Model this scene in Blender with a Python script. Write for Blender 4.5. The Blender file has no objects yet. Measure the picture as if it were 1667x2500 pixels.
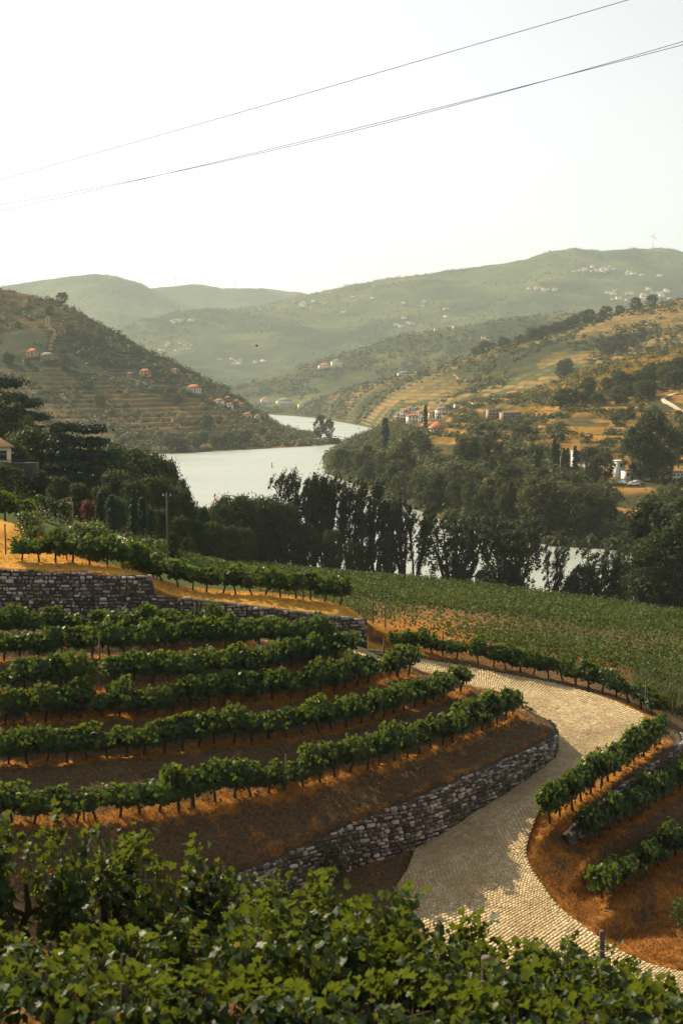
import bpy, math, random
import numpy as np
from math import radians, sin, cos, tan, atan, pi
random.seed(7); RNG = np.random.default_rng(7)
S = bpy.context.scene
COL = S.collection

# ------------------------------------------------------------------ camera
ZC = 42.0                       # eye height above the river (river surface z = 0)
PITCH = atan(0.1)
cam_d = bpy.data.cameras.new('camera'); cam = bpy.data.objects.new('camera', cam_d); COL.objects.link(cam)
cam.location = (0, 0, ZC); cam.rotation_euler = (pi/2 - PITCH, 0, 0)
cam_d.sensor_fit = 'VERTICAL'; cam_d.sensor_height = 36; cam_d.lens = 43.2
cam_d.clip_start = 0.3; cam_d.clip_end = 20000
cam_d.dof.use_dof = True; cam_d.dof.focus_distance = 62; cam_d.dof.aperture_fstop = 2.8
S.camera = cam

# ------------------------------------------------------------------ sky, sun, exposure
SUN_EL = radians(38); SUN_DIR = radians(-44)      # light travels to the right and towards the viewer
w = bpy.data.worlds.new('World'); S.world = w; w.use_nodes = True
nt = w.node_tree; bg = nt.nodes['Background']
sky = nt.nodes.new('ShaderNodeTexSky'); sky.sky_type = 'NISHITA'; sky.sun_disc = False
sky.sun_elevation = SUN_EL
to_sun = (-cos(SUN_DIR), -sin(SUN_DIR))           # horizontal direction towards the sun
sky.sun_rotation = math.atan2(to_sun[0], to_sun[1])
sky.altitude = 100; sky.air_density = 1.0; sky.dust_density = 2.0; sky.ozone_density = 1.0
hsv = nt.nodes.new('ShaderNodeHueSaturation'); hsv.inputs['Saturation'].default_value = 0.2
nt.links.new(sky.outputs[0], hsv.inputs['Color']); nt.links.new(hsv.outputs[0], bg.inputs['Color'])
bg.inputs['Strength'].default_value = 0.09
sd = bpy.data.lights.new('sun', 'SUN'); sd.energy = 5.0; sd.angle = radians(0.6); sd.color = (1.0, 0.82, 0.54)
sun = bpy.data.objects.new('sun', sd); COL.objects.link(sun)
from mathutils import Vector, Matrix, Euler
_d = Vector((cos(SUN_DIR)*cos(SUN_EL), sin(SUN_DIR)*cos(SUN_EL), -sin(SUN_EL)))
sun.rotation_euler = _d.to_track_quat('-Z', 'Y').to_euler()
S.view_settings.view_transform = 'Standard'; S.view_settings.look = 'None'
S.view_settings.exposure = 0.95; S.view_settings.gamma = 1.0; S.view_settings.use_curve_mapping = False
S.render.engine = 'CYCLES'
S.cycles.use_denoising = True
S.cycles.max_bounces = 6; S.cycles.diffuse_bounces = 3; S.cycles.glossy_bounces = 2
S.cycles.transmission_bounces = 3; S.cycles.volume_bounces = 1; S.cycles.transparent_max_bounces = 4
# ------------------------------------------------------------------ helpers
def rr(py):                     # downward slope of the sight line through image row py
    return np.tan(np.arctan((np.asarray(py, float)-1250)/3000)+PITCH)
def W(px, py, Y):               # world point seen at (px, py) at ground distance Y
    d = Y*rr(py); dep = Y*cos(PITCH)+d*sin(PITCH)
    return np.array(((px-833.5)/3000*dep, Y, ZC-d))
def XY(px, Y, z):               # world x of column px at distance Y and height z
    return (px-833.5)/3000*(Y*cos(PITCH)+(ZC-z)*sin(PITCH))
def proj(P):
    P = np.asarray(P, float); y = P[..., 1]; d = ZC-P[..., 2]
    dep = y*cos(PITCH)+d*sin(PITCH); up = y*sin(PITCH)-d*cos(PITCH)
    return 833.5+3000*P[..., 0]/dep, 1250-3000*up/dep
def mk(name, V, F, mats, parent=None, smooth=False, attrs=None, midx=None):
    """one mesh object; F is an (n,k) array, a list of such arrays or a list of tuples"""
    me = bpy.data.meshes.new(name)
    V = np.asarray(V, np.float32).reshape(-1, 3)
    if isinstance(F, np.ndarray): F = [F]
    if len(F) and isinstance(F[0], np.ndarray) and F[0].ndim == 2:
        idx = np.concatenate([f.ravel() for f in F]).astype(np.int32)
        tot = np.concatenate([np.full(len(f), f.shape[1]) for f in F]).astype(np.int32)
    else:
        idx = np.array([i for f in F for i in f], np.int32); tot = np.array([len(f) for f in F], np.int32)
    me.vertices.add(len(V)); me.vertices.foreach_set('co', V.ravel())
    me.loops.add(len(idx)); me.loops.foreach_set('vertex_index', idx)
    st = np.zeros(len(tot), np.int32); st[1:] = np.cumsum(tot)[:-1]
    me.polygons.add(len(tot)); me.polygons.foreach_set('loop_start', st); me.polygons.foreach_set('loop_total', tot)
    if smooth: me.polygons.foreach_set('use_smooth', np.ones(len(tot), bool))
    if midx is not None: me.polygons.foreach_set('material_index', np.asarray(midx, np.int32))
    for k, a in (attrs or {}).items():
        a = np.asarray(a, np.float32)
        dom = 'POINT' if len(a) == len(V) else 'FACE'
        at = me.attributes.new(k, 'FLOAT', dom); at.data.foreach_set('value', a)
    me.update(calc_edges=True); me.validate()
    for m in (mats if isinstance(mats, (list, tuple)) else [mats]): me.materials.append(m)
    o = bpy.data.objects.new(name, me); COL.objects.link(o)
    if parent is not None: o.parent = parent
    return o
def tag(o, label=None, cat=None, group=None, kind=None):
    if label: o['label'] = label
    if cat: o['category'] = cat
    if group: o['group'] = group
    if kind: o['kind'] = kind
    return o
def empty(name, loc, rz=0, sc=None):
    o = bpy.data.objects.new(name, None); COL.objects.link(o); o.empty_display_size = 0.2
    o.location = loc; o.rotation_euler = (0, 0, rz)
    if sc is not None: o.scale = sc if hasattr(sc, '__len__') else (sc, sc, sc)
    return o
def inst(proto, loc, rz, sc, label, group, cat):    # a copy of a thing and of each of its parts
    o = proto.copy(); COL.objects.link(o)
    o.location = loc; o.rotation_euler = (0, 0, rz); o.scale = sc if hasattr(sc, '__len__') else (sc, sc, sc)
    tag(o, label, cat, group)
    for ch in proto.children:
        c = ch.copy(); COL.objects.link(c); c.parent = o
        for g in ch.children:
            e = g.copy(); COL.objects.link(e); e.parent = c
    return o
def drop_proto(p):
    for ch in list(p.children):
        for g in list(ch.children): bpy.data.objects.remove(g)
        bpy.data.objects.remove(ch)
    bpy.data.objects.remove(p)
_o1 = 'zeroth first second third fourth fifth sixth seventh eighth ninth tenth eleventh twelfth thirteenth fourteenth fifteenth sixteenth seventeenth eighteenth nineteenth'.split()
_t = {20:'twenty',30:'thirty',40:'forty',50:'fifty',60:'sixty',70:'seventy',80:'eighty',90:'ninety'}
_tt = {20:'twentieth',30:'thirtieth',40:'fortieth',50:'fiftieth',60:'sixtieth',70:'seventieth',80:'eightieth',90:'ninetieth'}
def ordn(n):
    if n < 20: return _o1[n]
    if n >= 100: return 'hundred and '+ordn(n-100) if n > 100 else 'hundredth'
    return _tt[n] if n % 10 == 0 else _t[n//10*10]+'-'+_o1[n % 10]
def hsh(i, j, s):
    n = (i.astype(np.int64)*374761393+j.astype(np.int64)*668265263+s*974634777) & 0x7fffffff
    n = ((n ^ (n >> 13))*1274126177) & 0x7fffffff
    return ((n ^ (n >> 16)) & 0xffff)/65535.0
def vn(x, y, s=0):              # value noise 0..1
    x = np.asarray(x, float); y = np.asarray(y, float)
    i = np.floor(x); j = np.floor(y); f = x-i; g = y-j
    f = f*f*(3-2*f); g = g*g*(3-2*g)
    a = hsh(i, j, s); b = hsh(i+1, j, s); c = hsh(i, j+1, s); d = hsh(i+1, j+1, s)
    return (a*(1-f)+b*f)*(1-g)+(c*(1-f)+d*f)*g
def fbm(x, y, s=0, o=4):
    r = 0; a = 0.5
    for k in range(o):
        r = r+a*vn(x*2**k+17.3*k, y*2**k-9.1*k, s+k); a *= 0.5
    return r/(1-0.5**o)
def sst(e0, e1, x):
    t = np.clip((x-e0)/(e1-e0), 0, 1); return t*t*(3-2*t)
class TPS:
    def __init__(s, P, v, reg=1e-4):
        s.sc = 40.0; P = np.asarray(P, float)/s.sc; n = len(P); s.P = P
        K = s.U(P[:, None]-P[None]); A = np.zeros((n+3, n+3)); A[:n, :n] = K+np.eye(n)*reg
        A[:n, n] = 1; A[:n, n+1:] = P; A[n:, :n] = A[:n, n:].T
        s.w = np.linalg.solve(A, np.concatenate([np.asarray(v, float), np.zeros(3)]))
    @staticmethod
    def U(D):
        r2 = (D**2).sum(-1); return np.where(r2 > 1e-12, 0.5*r2*np.log(np.maximum(r2, 1e-12)), 0)
    def __call__(s, x, y):
        x = np.asarray(x, float); sh = x.shape; Q = np.stack([x.ravel(), np.asarray(y, float).ravel()], -1)/s.sc
        out = np.empty(len(Q)); n = len(s.P)
        for a in range(0, len(Q), 20000):
            q = Q[a:a+20000]
            out[a:a+20000] = s.U(q[:, None]-s.P[None])@s.w[:n]+s.w[n]+q@s.w[n+1:]
        return out.reshape(sh)
def inpoly(x, y, poly):
    x = np.asarray(x, float); y = np.asarray(y, float); r = np.zeros(x.shape, bool)
    p = np.asarray(poly)[:, :2]; q = np.roll(p, -1, 0)
    for (x0, y0), (x1, y1) in zip(p, q):
        if y0 == y1: continue
        c = ((y0 > y) != (y1 > y)); r ^= c & (x < (x1-x0)*(y-y0)/(y1-y0)+x0)
    return r
def crom(P, n):                 # Catmull-Rom through the rows of P, n samples a span
    P = np.asarray(P, float); Q = np.concatenate([[2*P[0]-P[1]], P, [2*P[-1]-P[-2]]]); out = []
    for i in range(len(P)-1):
        p0, p1, p2, p3 = Q[i:i+4]
        for t in np.arange(n)/n:
            out.append(0.5*((2*p1)+(p2-p0)*t+(2*p0-5*p1+4*p2-p3)*t*t+(3*p1-p0-3*p2+p3)*t**3))
    out.append(P[-1]); return np.array(out)
def resample(P, step):
    P = np.asarray(P, float); s = np.concatenate([[0], np.cumsum(np.linalg.norm(np.diff(P[:, :2], axis=0), axis=1))])
    t = np.arange(0, s[-1], step); return np.stack([np.interp(t, s, P[:, k]) for k in range(P.shape[1])], -1)
def pdist(x, y, P):             # distance to a polyline (P dense: nearest vertex is enough), and index
    Q = np.asarray(P)[:, :2]; x = np.asarray(x, float); sh = x.shape
    A = np.stack([x.ravel(), np.asarray(y, float).ravel()], -1); D = np.empty(len(A)); I = np.empty(len(A), int)
    for a in range(0, len(A), 20000):
        d = ((A[a:a+20000, None]-Q[None])**2).sum(-1); I[a:a+20000] = d.argmin(1); D[a:a+20000] = np.sqrt(d.min(1))
    return D.reshape(sh), I.reshape(sh)
def tube(path, rad, seg=6):     # tapered tube through points
    path = np.asarray(path, float); n = len(path); rad = np.broadcast_to(rad, n); V = []
    for i in range(n):
        t = path[min(i+1, n-1)]-path[max(i-1, 0)]; t = t/(np.linalg.norm(t)+1e-9)
        a = np.cross(t, (0, 0, 1) if abs(t[2]) < .9 else (1, 0, 0)); a /= np.linalg.norm(a); b = np.cross(t, a)
        for k in range(seg):
            an = 2*pi*k/seg; V.append(path[i]+rad[i]*(a*cos(an)+b*sin(an)))
    F = [(i*seg+k, i*seg+(k+1) % seg, (i+1)*seg+(k+1) % seg, (i+1)*seg+k) for i in range(n-1) for k in range(seg)]
    V.append(path[-1]); e = len(V)-1
    F4 = np.array(F); F3 = np.array([((n-1)*seg+k, (n-1)*seg+(k+1) % seg, e) for k in range(seg)])
    return np.array(V), F4, F3
class MB:                       # collects shapes that form ONE part
    def __init__(s): s.V = []; s.F = []; s.n = 0; s.m = []
    def add(s, V, F, m=0):
        V = np.asarray(V, float); s.V.append(V)
        for f in F: s.F.append(tuple(int(i)+s.n for i in f)); s.m.append(m)
        s.n += len(V); return s
    def tube(s, path, rad, seg=6, m=0):
        V, a, b = tube(path, rad, seg); return s.add(V, [*a, *b], m)
    def box(s, c, h, rz=0, m=0):
        c = np.asarray(c, float); V = np.array([(x, y, z) for z in (-1, 1) for x, y in ((-1, -1), (1, -1), (1, 1), (-1, 1))], float)*np.asarray(h)
        R = np.array(((cos(rz), -sin(rz), 0), (sin(rz), cos(rz), 0), (0, 0, 1))); V = V@R.T+c
        return s.add(V, [(0, 3, 2, 1), (4, 5, 6, 7), (0, 1, 5, 4), (1, 2, 6, 5), (2, 3, 7, 6), (3, 0, 4, 7)], m)
    def build(s, name, mats, parent=None, smooth=False):
        return mk(name, np.concatenate(s.V), s.F, mats, parent, smooth, midx=s.m)
def unit(v): return v/(np.linalg.norm(v, axis=-1, keepdims=True)+1e-9)
def leaves(C, N, size, rng, asp=0.75, diamond=True):
    """leaf quads centred on C with normals N -> V, F"""
    n = len(C); N = unit(N); t = unit(np.cross(N, unit(rng.normal(size=(n, 3))))); b = np.cross(N, t)
    s = np.broadcast_to(np.asarray(size, float), n)[:, None]
    if diamond: V = np.stack([C-t*s, C+b*s*asp+N*s*.18, C+t*s, C-b*s*asp+N*s*.18], 1)
    else: V = np.stack([C-t*s-b*s*asp, C+t*s-b*s*asp, C+t*s+b*s*asp, C-t*s+b*s*asp], 1)
    return V.reshape(-1, 3), np.arange(4*n).reshape(-1, 4)

# ------------------------------------------------------------------ materials
class NT:
    def __init__(s, name):
        s.mat = bpy.data.materials.new(name); s.mat.use_nodes = True; s.t = s.mat.node_tree
        s.bsdf = s.t.nodes['Principled BSDF']; s.out = s.t.nodes['Material Output']
    def n(s, typ, **kw):
        nd = s.t.nodes.new('ShaderNode'+typ)
        for k, v in kw.items():
            if k.startswith('i_'):
                key = k[2:]; nd.inputs[int(key) if key.isdigit() else key].default_value = v
            else: setattr(nd, k, v)
        return nd
    def l(s, a, b): s.t.links.new(a, b)
    def noise(s, scale, det=4, rough=.55, co=None):
        nd = s.n('TexNoise'); nd.inputs['Scale'].default_value = scale; nd.inputs['Detail'].default_value = det; nd.inputs['Roughness'].default_value = rough
        s.l(co or s.pos(), nd.inputs['Vector']); return nd.outputs['Fac']
    def pos(s):
        if not hasattr(s, '_p'): s._p = s.n('NewGeometry').outputs['Position']
        return s._p
    def attr(s, name): return s.n('Attribute', attribute_name=name).outputs['Fac']
    def math(s, op, a, b=None, clamp=False):
        nd = s.n('Math', operation=op, use_clamp=clamp)
        for k, v in enumerate((a, b)):
            if v is None: continue
            if isinstance(v, (int, float)): nd.inputs[k].default_value = v
            else: s.l(v, nd.inputs[k])
        return nd.outputs[0]
    def ramp(s, fac, stops):
        nd = s.n('ValToRGB'); e = nd.color_ramp.elements
        while len(e) < len(stops): e.new(0.5)
        for el, (p, c) in zip(e, stops): el.position = p; el.color = (*c, 1) if len(c) == 3 else c
        s.l(fac, nd.inputs[0]); return nd.outputs[0]
    def mix(s, f, a, b, mode='MIX'):
        nd = s.n('Mix', data_type='RGBA', blend_type=mode)
        for k, v in ((0, f), (6, a), (7, b)):
            if isinstance(v, (int, float)): nd.inputs[k].default_value = v
            elif isinstance(v, tuple): nd.inputs[k].default_value = (*v, 1)
            else: s.l(v, nd.inputs[k])
        return nd.outputs[2]
    def mr(s, v, a, b, c=0, d=1):
        nd = s.n('MapRange'); s.l(v, nd.inputs[0])
        for k, q in enumerate((a, b, c, d)): nd.inputs[k+1].default_value = q
        return nd.outputs[0]
    def bump(s, h, st=.3, dist=.05):
        nd = s.n('Bump'); nd.inputs['Strength'].default_value = st; nd.inputs['Distance'].default_value = dist
        s.l(h, nd.inputs['Height']); s.l(nd.outputs[0], s.bsdf.inputs['Normal'])
    def col(s, c, rough=.8, spec=.2):
        if isinstance(c, tuple): s.bsdf.inputs['Base Color'].default_value = (*c, 1)
        else: s.l(c, s.bsdf.inputs['Base Color'])
        s.bsdf.inputs['Roughness'].default_value = rough; s.bsdf.inputs['Specular IOR Level'].default_value = spec
        return s.mat
def leafmat(name, stops, trans=.35, tcol=(.35, .42, .05), rough=.65, spec=.12, rnd=.5):
    m = NT(name); oi = m.n('ObjectInfo').outputs['Random']
    f = m.math('ADD', m.math('MULTIPLY', m.attr('v'), 1-rnd), m.math('MULTIPLY', oi, rnd))
    c = m.ramp(f, stops); m.col(c, rough, spec)
    tr = m.n('BsdfTranslucent'); m.l(m.mix(.6, c, tcol), tr.inputs['Color'])
    mx = m.n('MixShader'); mx.inputs[0].default_value = trans
    m.l(m.bsdf.outputs[0], mx.inputs[1]); m.l(tr.outputs[0], mx.inputs[2]); m.l(mx.outputs[0], m.out.inputs['Surface'])
    return m.mat
def simple(name, c, rough=.8, spec=.2, var=.25, scale=3.0):
    m = NT(name); n = m.noise(scale); c2 = tuple(x*(1-var) for x in c); c3 = tuple(min(1, x*(1+var)) for x in c)
    return m.col(m.ramp(n, [(.3, c2), (.7, c3)]), rough, spec)
M = {}
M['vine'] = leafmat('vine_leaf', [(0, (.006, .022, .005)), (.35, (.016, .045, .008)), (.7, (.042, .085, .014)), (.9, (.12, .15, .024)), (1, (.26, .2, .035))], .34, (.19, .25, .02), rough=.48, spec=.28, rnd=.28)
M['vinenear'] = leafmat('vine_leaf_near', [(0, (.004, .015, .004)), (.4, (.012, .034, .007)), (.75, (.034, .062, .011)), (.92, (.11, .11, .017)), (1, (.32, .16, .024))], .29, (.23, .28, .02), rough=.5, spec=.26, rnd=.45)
M['vinefield'] = leafmat('vine_leaf_field', [(0, (.012, .032, .007)), (.5, (.03, .06, .010)), (1, (.075, .10, .017))], .28, (.13, .17, .02), rnd=0)
M['riverleaf'] = leafmat('riverside_leaf', [(0, (.009, .018, .008)), (.5, (.017, .032, .012)), (1, (.035, .05, .017))], .18, (.07, .10, .015), rnd=.35)
M['cedar'] = leafmat('cedar_needle', [(0, (.012, .028, .018)), (.6, (.025, .05, .028)), (1, (.05, .075, .045))], .12, (.05, .08, .03), rnd=.3)
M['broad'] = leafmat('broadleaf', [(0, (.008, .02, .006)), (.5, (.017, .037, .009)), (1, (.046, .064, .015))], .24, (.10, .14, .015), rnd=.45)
M['bank'] = leafmat('far_bank_leaf', [(0, (.005, .012, .005)), (.45, (.015, .026, .008)), (.8, (.045, .052, .015)), (1, (.12, .085, .024))], .25, (.14, .16, .03), rnd=.55)
M['olive'] = leafmat('olive_leaf', [(0, (.05, .065, .04)), (.5, (.08, .095, .055)), (1, (.15, .16, .10))], .2, (.15, .17, .06), rnd=.4)
M['scrub'] = leafmat('scrub_leaf', [(0, (.025, .04, .015)), (.5, (.05, .06, .022)), (.85, (.11, .09, .03)), (1, (.2, .13, .04))], .2, (.12, .13, .03), rnd=0)
M['goldvine'] = leafmat('golden_vine_leaf', [(0, (.10, .10, .02)), (.5, (.26, .19, .03)), (1, (.45, .26, .04))], .3, (.35, .28, .04), rnd=0)
M['redleaf'] = leafmat('red_leaf', [(0, (.045, .024, .012)), (1, (.09, .04, .018))], .25, (.3, .08, .02), rnd=.3)
M['drygrass'] = leafmat('dry_grass_blade', [(0, (.18, .07, .016)), (.5, (.36, .14, .024)), (1, (.50, .25, .06))], .3, (.42, .18, .03), rnd=0)
M['goldgrass'] = leafmat('golden_grass_blade', [(0, (.32, .15, .03)), (.5, (.50, .27, .05)), (1, (.68, .44, .12))], .3, (.58, .34, .07), rnd=0)
M['bark'] = simple('bark', (.045, .035, .028), .9, .1, .4, 6)
M['vinewood'] = simple('vine_wood', (.05, .035, .025), .9, .1, .4, 20)
M['post'] = simple('post_wood', (.10, .085, .07), .85, .1, .35, 14)
M['plaster'] = simple('white_plaster', (.74, .70, .62), .85, .2, .12, .8)
M['cream'] = simple('cream_plaster', (.66, .55, .38), .85, .2, .15, .8)
M['ochre'] = simple('ochre_plaster', (.55, .34, .15), .85, .2, .2, .8)
M['stonewallfar'] = simple('far_stone', (.27, .21, .14), .9, .1, .35, 1.2)
M['rooftile'] = simple('roof_tile', (.36, .13, .06), .85, .15, .35, 1.5)
M['roofgrey'] = simple('grey_roof', (.15, .14, .13), .8, .2, .2, 1.5)
M['window'] = NT('window_glass').col((.02, .022, .025), .15, .5)
M['metal'] = simple('galvanised_metal', (.32, .33, .34), .45, .5, .15, 5)
M['cable'] = NT('cable').col((.03, .03, .032), .6, .3)
M['turbine'] = NT('turbine_paint').col((.6, .6, .6), .5, .4)
M['black'] = NT('dark_rubber').col((.015, .015, .017), .7, .3)
M['red'] = NT('red_paint').col((.5, .04, .02), .45, .5)
# stone: every stone gets its own tone
def stonemat(name, stops, bump=.5, sc=9, road=False):
    m = NT(name); oi = m.n('ObjectInfo').outputs['Random']
    f = m.math('FRACT', m.math('ADD', m.attr('v'), m.math('MULTIPLY', oi, 7.3)))
    c = m.ramp(f, stops); n = m.noise(sc, 6, .65); n2 = m.noise(1.3, 3)
    c = m.mix(m.mr(n, .35, .75, 0, .55), c, (.05, .045, .035)); c = m.mix(m.mr(n2, .5, .8, 0, .3), c, (.10, .10, .07))
    if road: c = m.mix(m.mr(m.noise(.45, 6, .65), .44, .68, 0, .6), c, (.27, .17, .075)); c = m.mix(m.mr(m.noise(2.6, 5, .7), .55, .75, 0, .5), c, (.20, .14, .075))
    m.col(c, .88, .2); m.bump(n, bump, .04); return m.mat
M['wallstone'] = stonemat('wall_stone', [(0, (.05, .045, .038)), (.3, (.14, .122, .102)), (.6, (.26, .23, .20)), (.85, (.46, .43, .38)), (1, (.68, .65, .60))])
M['mortar'] = simple('wall_core', (.055, .048, .04), .95, .1, .4, 5)
M['cobble'] = stonemat('granite_sett', [(0, (.45, .34, .19)), (.4, (.56, .44, .25)), (.8, (.63, .51, .30)), (1, (.71, .59, .38))], .25, 14, True)
M['roadsand'] = simple('joint_sand', (.30, .21, .11), .95, .1, .35, 4)
# near ground: dry grass, bare soil and green cover by where they grow
m = NT('ground_near')
d = m.attr('dry'); g = m.attr('green'); n1 = m.noise(1.1, 5, .6); n2 = m.noise(7, 5, .65); n3 = m.noise(.25, 4)
soil = m.ramp(n2, [(.25, (.035, .024, .014)), (.5, (.095, .063, .034)), (.75, (.175, .118, .062))])
dryc = m.mix(m.mr(m.noise(2.3, 4, .6), .35, .65), m.ramp(n2, [(.25, (.08, .036, .012)), (.5, (.24, .10, .021)), (.75, (.42, .19, .038))]), m.ramp(n2, [(.2, (.20, .08, .018)), (.5, (.40, .175, .034)), (.8, (.54, .28, .065))]))
gold = m.ramp(n2, [(.2, (.30, .14, .022)), (.5, (.52, .28, .05)), (.8, (.70, .44, .11))])
dryc = m.mix(m.mr(d, .9, 1.0), dryc, gold)
grn = m.ramp(n2, [(.3, (.03, .045, .014)), (.7, (.08, .10, .03))])
f = m.math('ADD', d, m.math('MULTIPLY', m.math('SUBTRACT', n1, .5), 1.5)); f = m.mr(f, .30, .62)
c = m.mix(f, soil, dryc)
fg = m.mr(m.math('ADD', g, m.math('MULTIPLY', m.math('SUBTRACT', n3, .5), .8)), .35, .65)
c = m.mix(fg, c, grn); m.col(c, .95, .05); m.bump(m.noise(16, 6, .7), .9, .08); M['ground'] = m.mat
# hills: terraces (bed / riser), dry and wooded patches
def hillmat(name, bed, riser, wood, dry, psc, dryamt=.5):
    m = NT(name); p1 = m.noise(psc, 5, .6); p2 = m.noise(psc*6, 5, .65); p3 = m.noise(psc*2.3, 4, .6)
    t = m.attr('ter'); f = m.attr('ris')
    b = m.mix(m.mr(p2, .35, .7), bed, tuple(x*1.7 for x in bed))
    b = m.mix(m.mr(p3, .62-dryamt*.3, .85-dryamt*.3), b, dry)
    c = m.mix(m.math('MULTIPLY', m.math('MULTIPLY', f, t), m.mr(p2, .2, .45)), b, riser)
    c = m.mix(m.mr(p1, .47, .60), c, m.mix(p2, wood, tuple(x*1.6 for x in wood)))
    m.col(c, .95, .05); return m.mat
M['hill_left'] = hillmat('left_hillside', (.018, .024, .008), (.17, .105, .04), (.012, .018, .007), (.085, .05, .018), .006, .35)
M['hill_bank'] = hillmat('right_bank', (.034, .034, .011), (.26, .14, .034), (.016, .022, .008), (.25, .12, .024), .011, .5)
M['hill_right'] = hillmat('right_hillside', (.032, .04, .012), (.20, .13, .045), (.018, .025, .009), (.085, .07, .022), .0042, .45)
M['hill_mid'] = hillmat('middle_hill', (.045, .055, .018), (.2, .16, .07), (.022, .032, .012), (.12, .11, .036), .0045, .5)
M['hill_far'] = hillmat('far_ridge', (.04, .052, .02), (.15, .13, .06), (.014, .023, .010), (.115, .11, .042), .0032, .45)
m = NT('river_water')
mp = m.n('Mapping'); mp.inputs['Scale'].default_value = (.55, 1.0, 1); mp.inputs['Rotation'].default_value = (0, 0, .5); m.l(m.pos(), mp.inputs['Vector'])
h = m.math('ADD', m.noise(.55, 5, .6, mp.outputs[0]), m.math('MULTIPLY', m.noise(.06, 3, .5, mp.outputs[0]), 1.2))
m.col((.29, .32, .29), .33, .5); m.bsdf.inputs['IOR'].default_value = 1.33; m.l(m.mr(m.noise(.012, 3, .5, mp.outputs[0]), .35, .65, .26, .42), m.bsdf.inputs['Roughness']); m.bump(h, .5, .5); M['water'] = m.mat
M['path'] = simple('pale_path', (.38, .32, .23), .95, .1, .15, .8)
M['lawn'] = simple('lawn', (.06, .09, .025), .95, .1, .3, 1.5)
# ------------------------------------------------------------------ the road (edges in plan), rows, walls
def PD(px, py, d):              # image point on ground that lies d below the eye
    return W(px, py, d/rr(py))
def XYd(px, Y, d): return np.array((XY(px, Y, ZC-d), Y, ZC-d))
def P3(x, y, d): return np.array((x, y, ZC-d))
ROAD = [  # inner edge, outer edge
 (P3(-40, 65.0, 12.0), P3(-40, 68.0, 12.0)), (P3(-26, 65.0, 12.5), P3(-26, 67.9, 12.5)), (P3(-18.6, 65.1, 12.95), P3(-18.8, 67.9, 12.95)),
 (P3(-8.4, 65.3, 13.45), P3(-8.4, 68.1, 13.45)), (P3(-.8, 65.9, 14.1), P3(-.8, 68.7, 14.1)),
 (PD(965, 1624, 15.2), XYd(925, 70.0, 15.05)), (PD(1008, 1631, 15.75), PD(1008, 1604, 15.8)), (PD(1147, 1673, 16.75), PD(1131, 1625, 16.6)),
 (PD(1227, 1692, 17.2), PD(1258, 1649, 17.25)), (PD(1274, 1719, 17.6), PD(1344, 1665, 17.65)), (P3(10.35, 66.0, 18.0), PD(1445, 1692, 18.0)),
 (P3(11.0, 64.2, 18.45), PD(1524, 1721, 18.35)), (P3(10.75, 62.5, 19.0), PD(1574, 1757, 18.7)), (PD(1240, 1918, 19.5), P3(14.1, 62.9, 19.0)),
 (PD(1140, 1980, 19.95), PD(1390, 1890, 19.2)), (PD(1030, 2050, 20.5), PD(1330, 1953, 19.6)), (PD(995, 2118, 21.0), PD(1287, 2055, 20.35)),
 (PD(962, 2190, 21.5), PD(1292, 2105, 20.8)), (PD(1020, 2290, 22.0), PD(1322, 2155, 21.2)), (PD(1190, 2385, 22.4), PD(1392, 2235, 21.8)),
 (PD(1450, 2450, 22.9), PD(1600, 2355, 22.5)), (P3(17.5, 43, 23.3), P3(18, 46.3, 23.3)), (P3(30, 41, 24.2), P3(30, 44.5, 24.2))]
RIN = crom([a for a, b in ROAD], 14); ROUT = crom([b for a, b in ROAD], 14)
_lt = np.linspace(0, 1, 15)[None, :, None]; LOFT = (RIN[::2, None]*(1-_lt)+ROUT[::2, None]*_lt).reshape(-1, 3); RMID = (RIN+ROUT)/2; HW = np.linalg.norm((RIN-ROUT)[:, :2], axis=1)/2; ROADPOLY = np.concatenate([RIN, ROUT[::-1]])
ROWS = {
 'A': [PD(a, b, 17.5) for a, b in ((-80, 2022), (48, 2010), (319, 1985), (585, 1937), (833, 1889), (966, 1860), (1099, 1817), (1205, 1774), (1262, 1748))],
 'B': [PD(a, b, 16.5) for a, b in ((-80, 1873), (48, 1868), (223, 1858), (367, 1843), (468, 1831), (537, 1820), (729, 1799), (787, 1788), (875, 1769), (998, 1732), (1094, 1700), (1136, 1682))],
 'C': [PD(a, b, c) for a, b, c in ((-80, 1773, 15.4), (32, 1767, 15.4), (186, 1756, 15.4), (346, 1748, 15.4), (471, 1735, 15.4), (590, 1719, 15.4), (745, 1703, 15.4), (819, 1690, 15.4), (913, 1668, 15.45), (1008, 1646, 15.55))],
 'D': [PD(a, b, 14.4) for a, b in ((-80, 1701), (109, 1690), (242, 1683), (335, 1675), (532, 1661), (660, 1645), (787, 1623), (872, 1609))],
 'E': [PD(a, b, 13.5) for a, b in ((-80, 1619), (100, 1613), (260, 1605), (400, 1598), (532, 1590), (700, 1577), (809, 1567))],
 'F': [PD(a, b, 12.95) for a, b in ((-80, 1558), (128, 1554), (300, 1551), (480, 1548), (560, 1547))],
 'R1': [PD(1344, 1998, 19.85), PD(1461, 1929, 19.55), PD(1540, 1868, 19.3), PD(1615, 1812, 19.05)],
 'R2': [PD(1434, 2055, 20.9), PD(1551, 1998, 20.75), PD(1667, 1925, 20.55), PD(1760, 1865, 20.4)],
 'R3': [PD(1471, 2192, 22.25), PD(1570, 2135, 22.1), PD(1667, 2081, 22.0), PD(1770, 2025, 21.9)],
}
ROWL = {k: crom(v, 10) for k, v in ROWS.items()}
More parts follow.
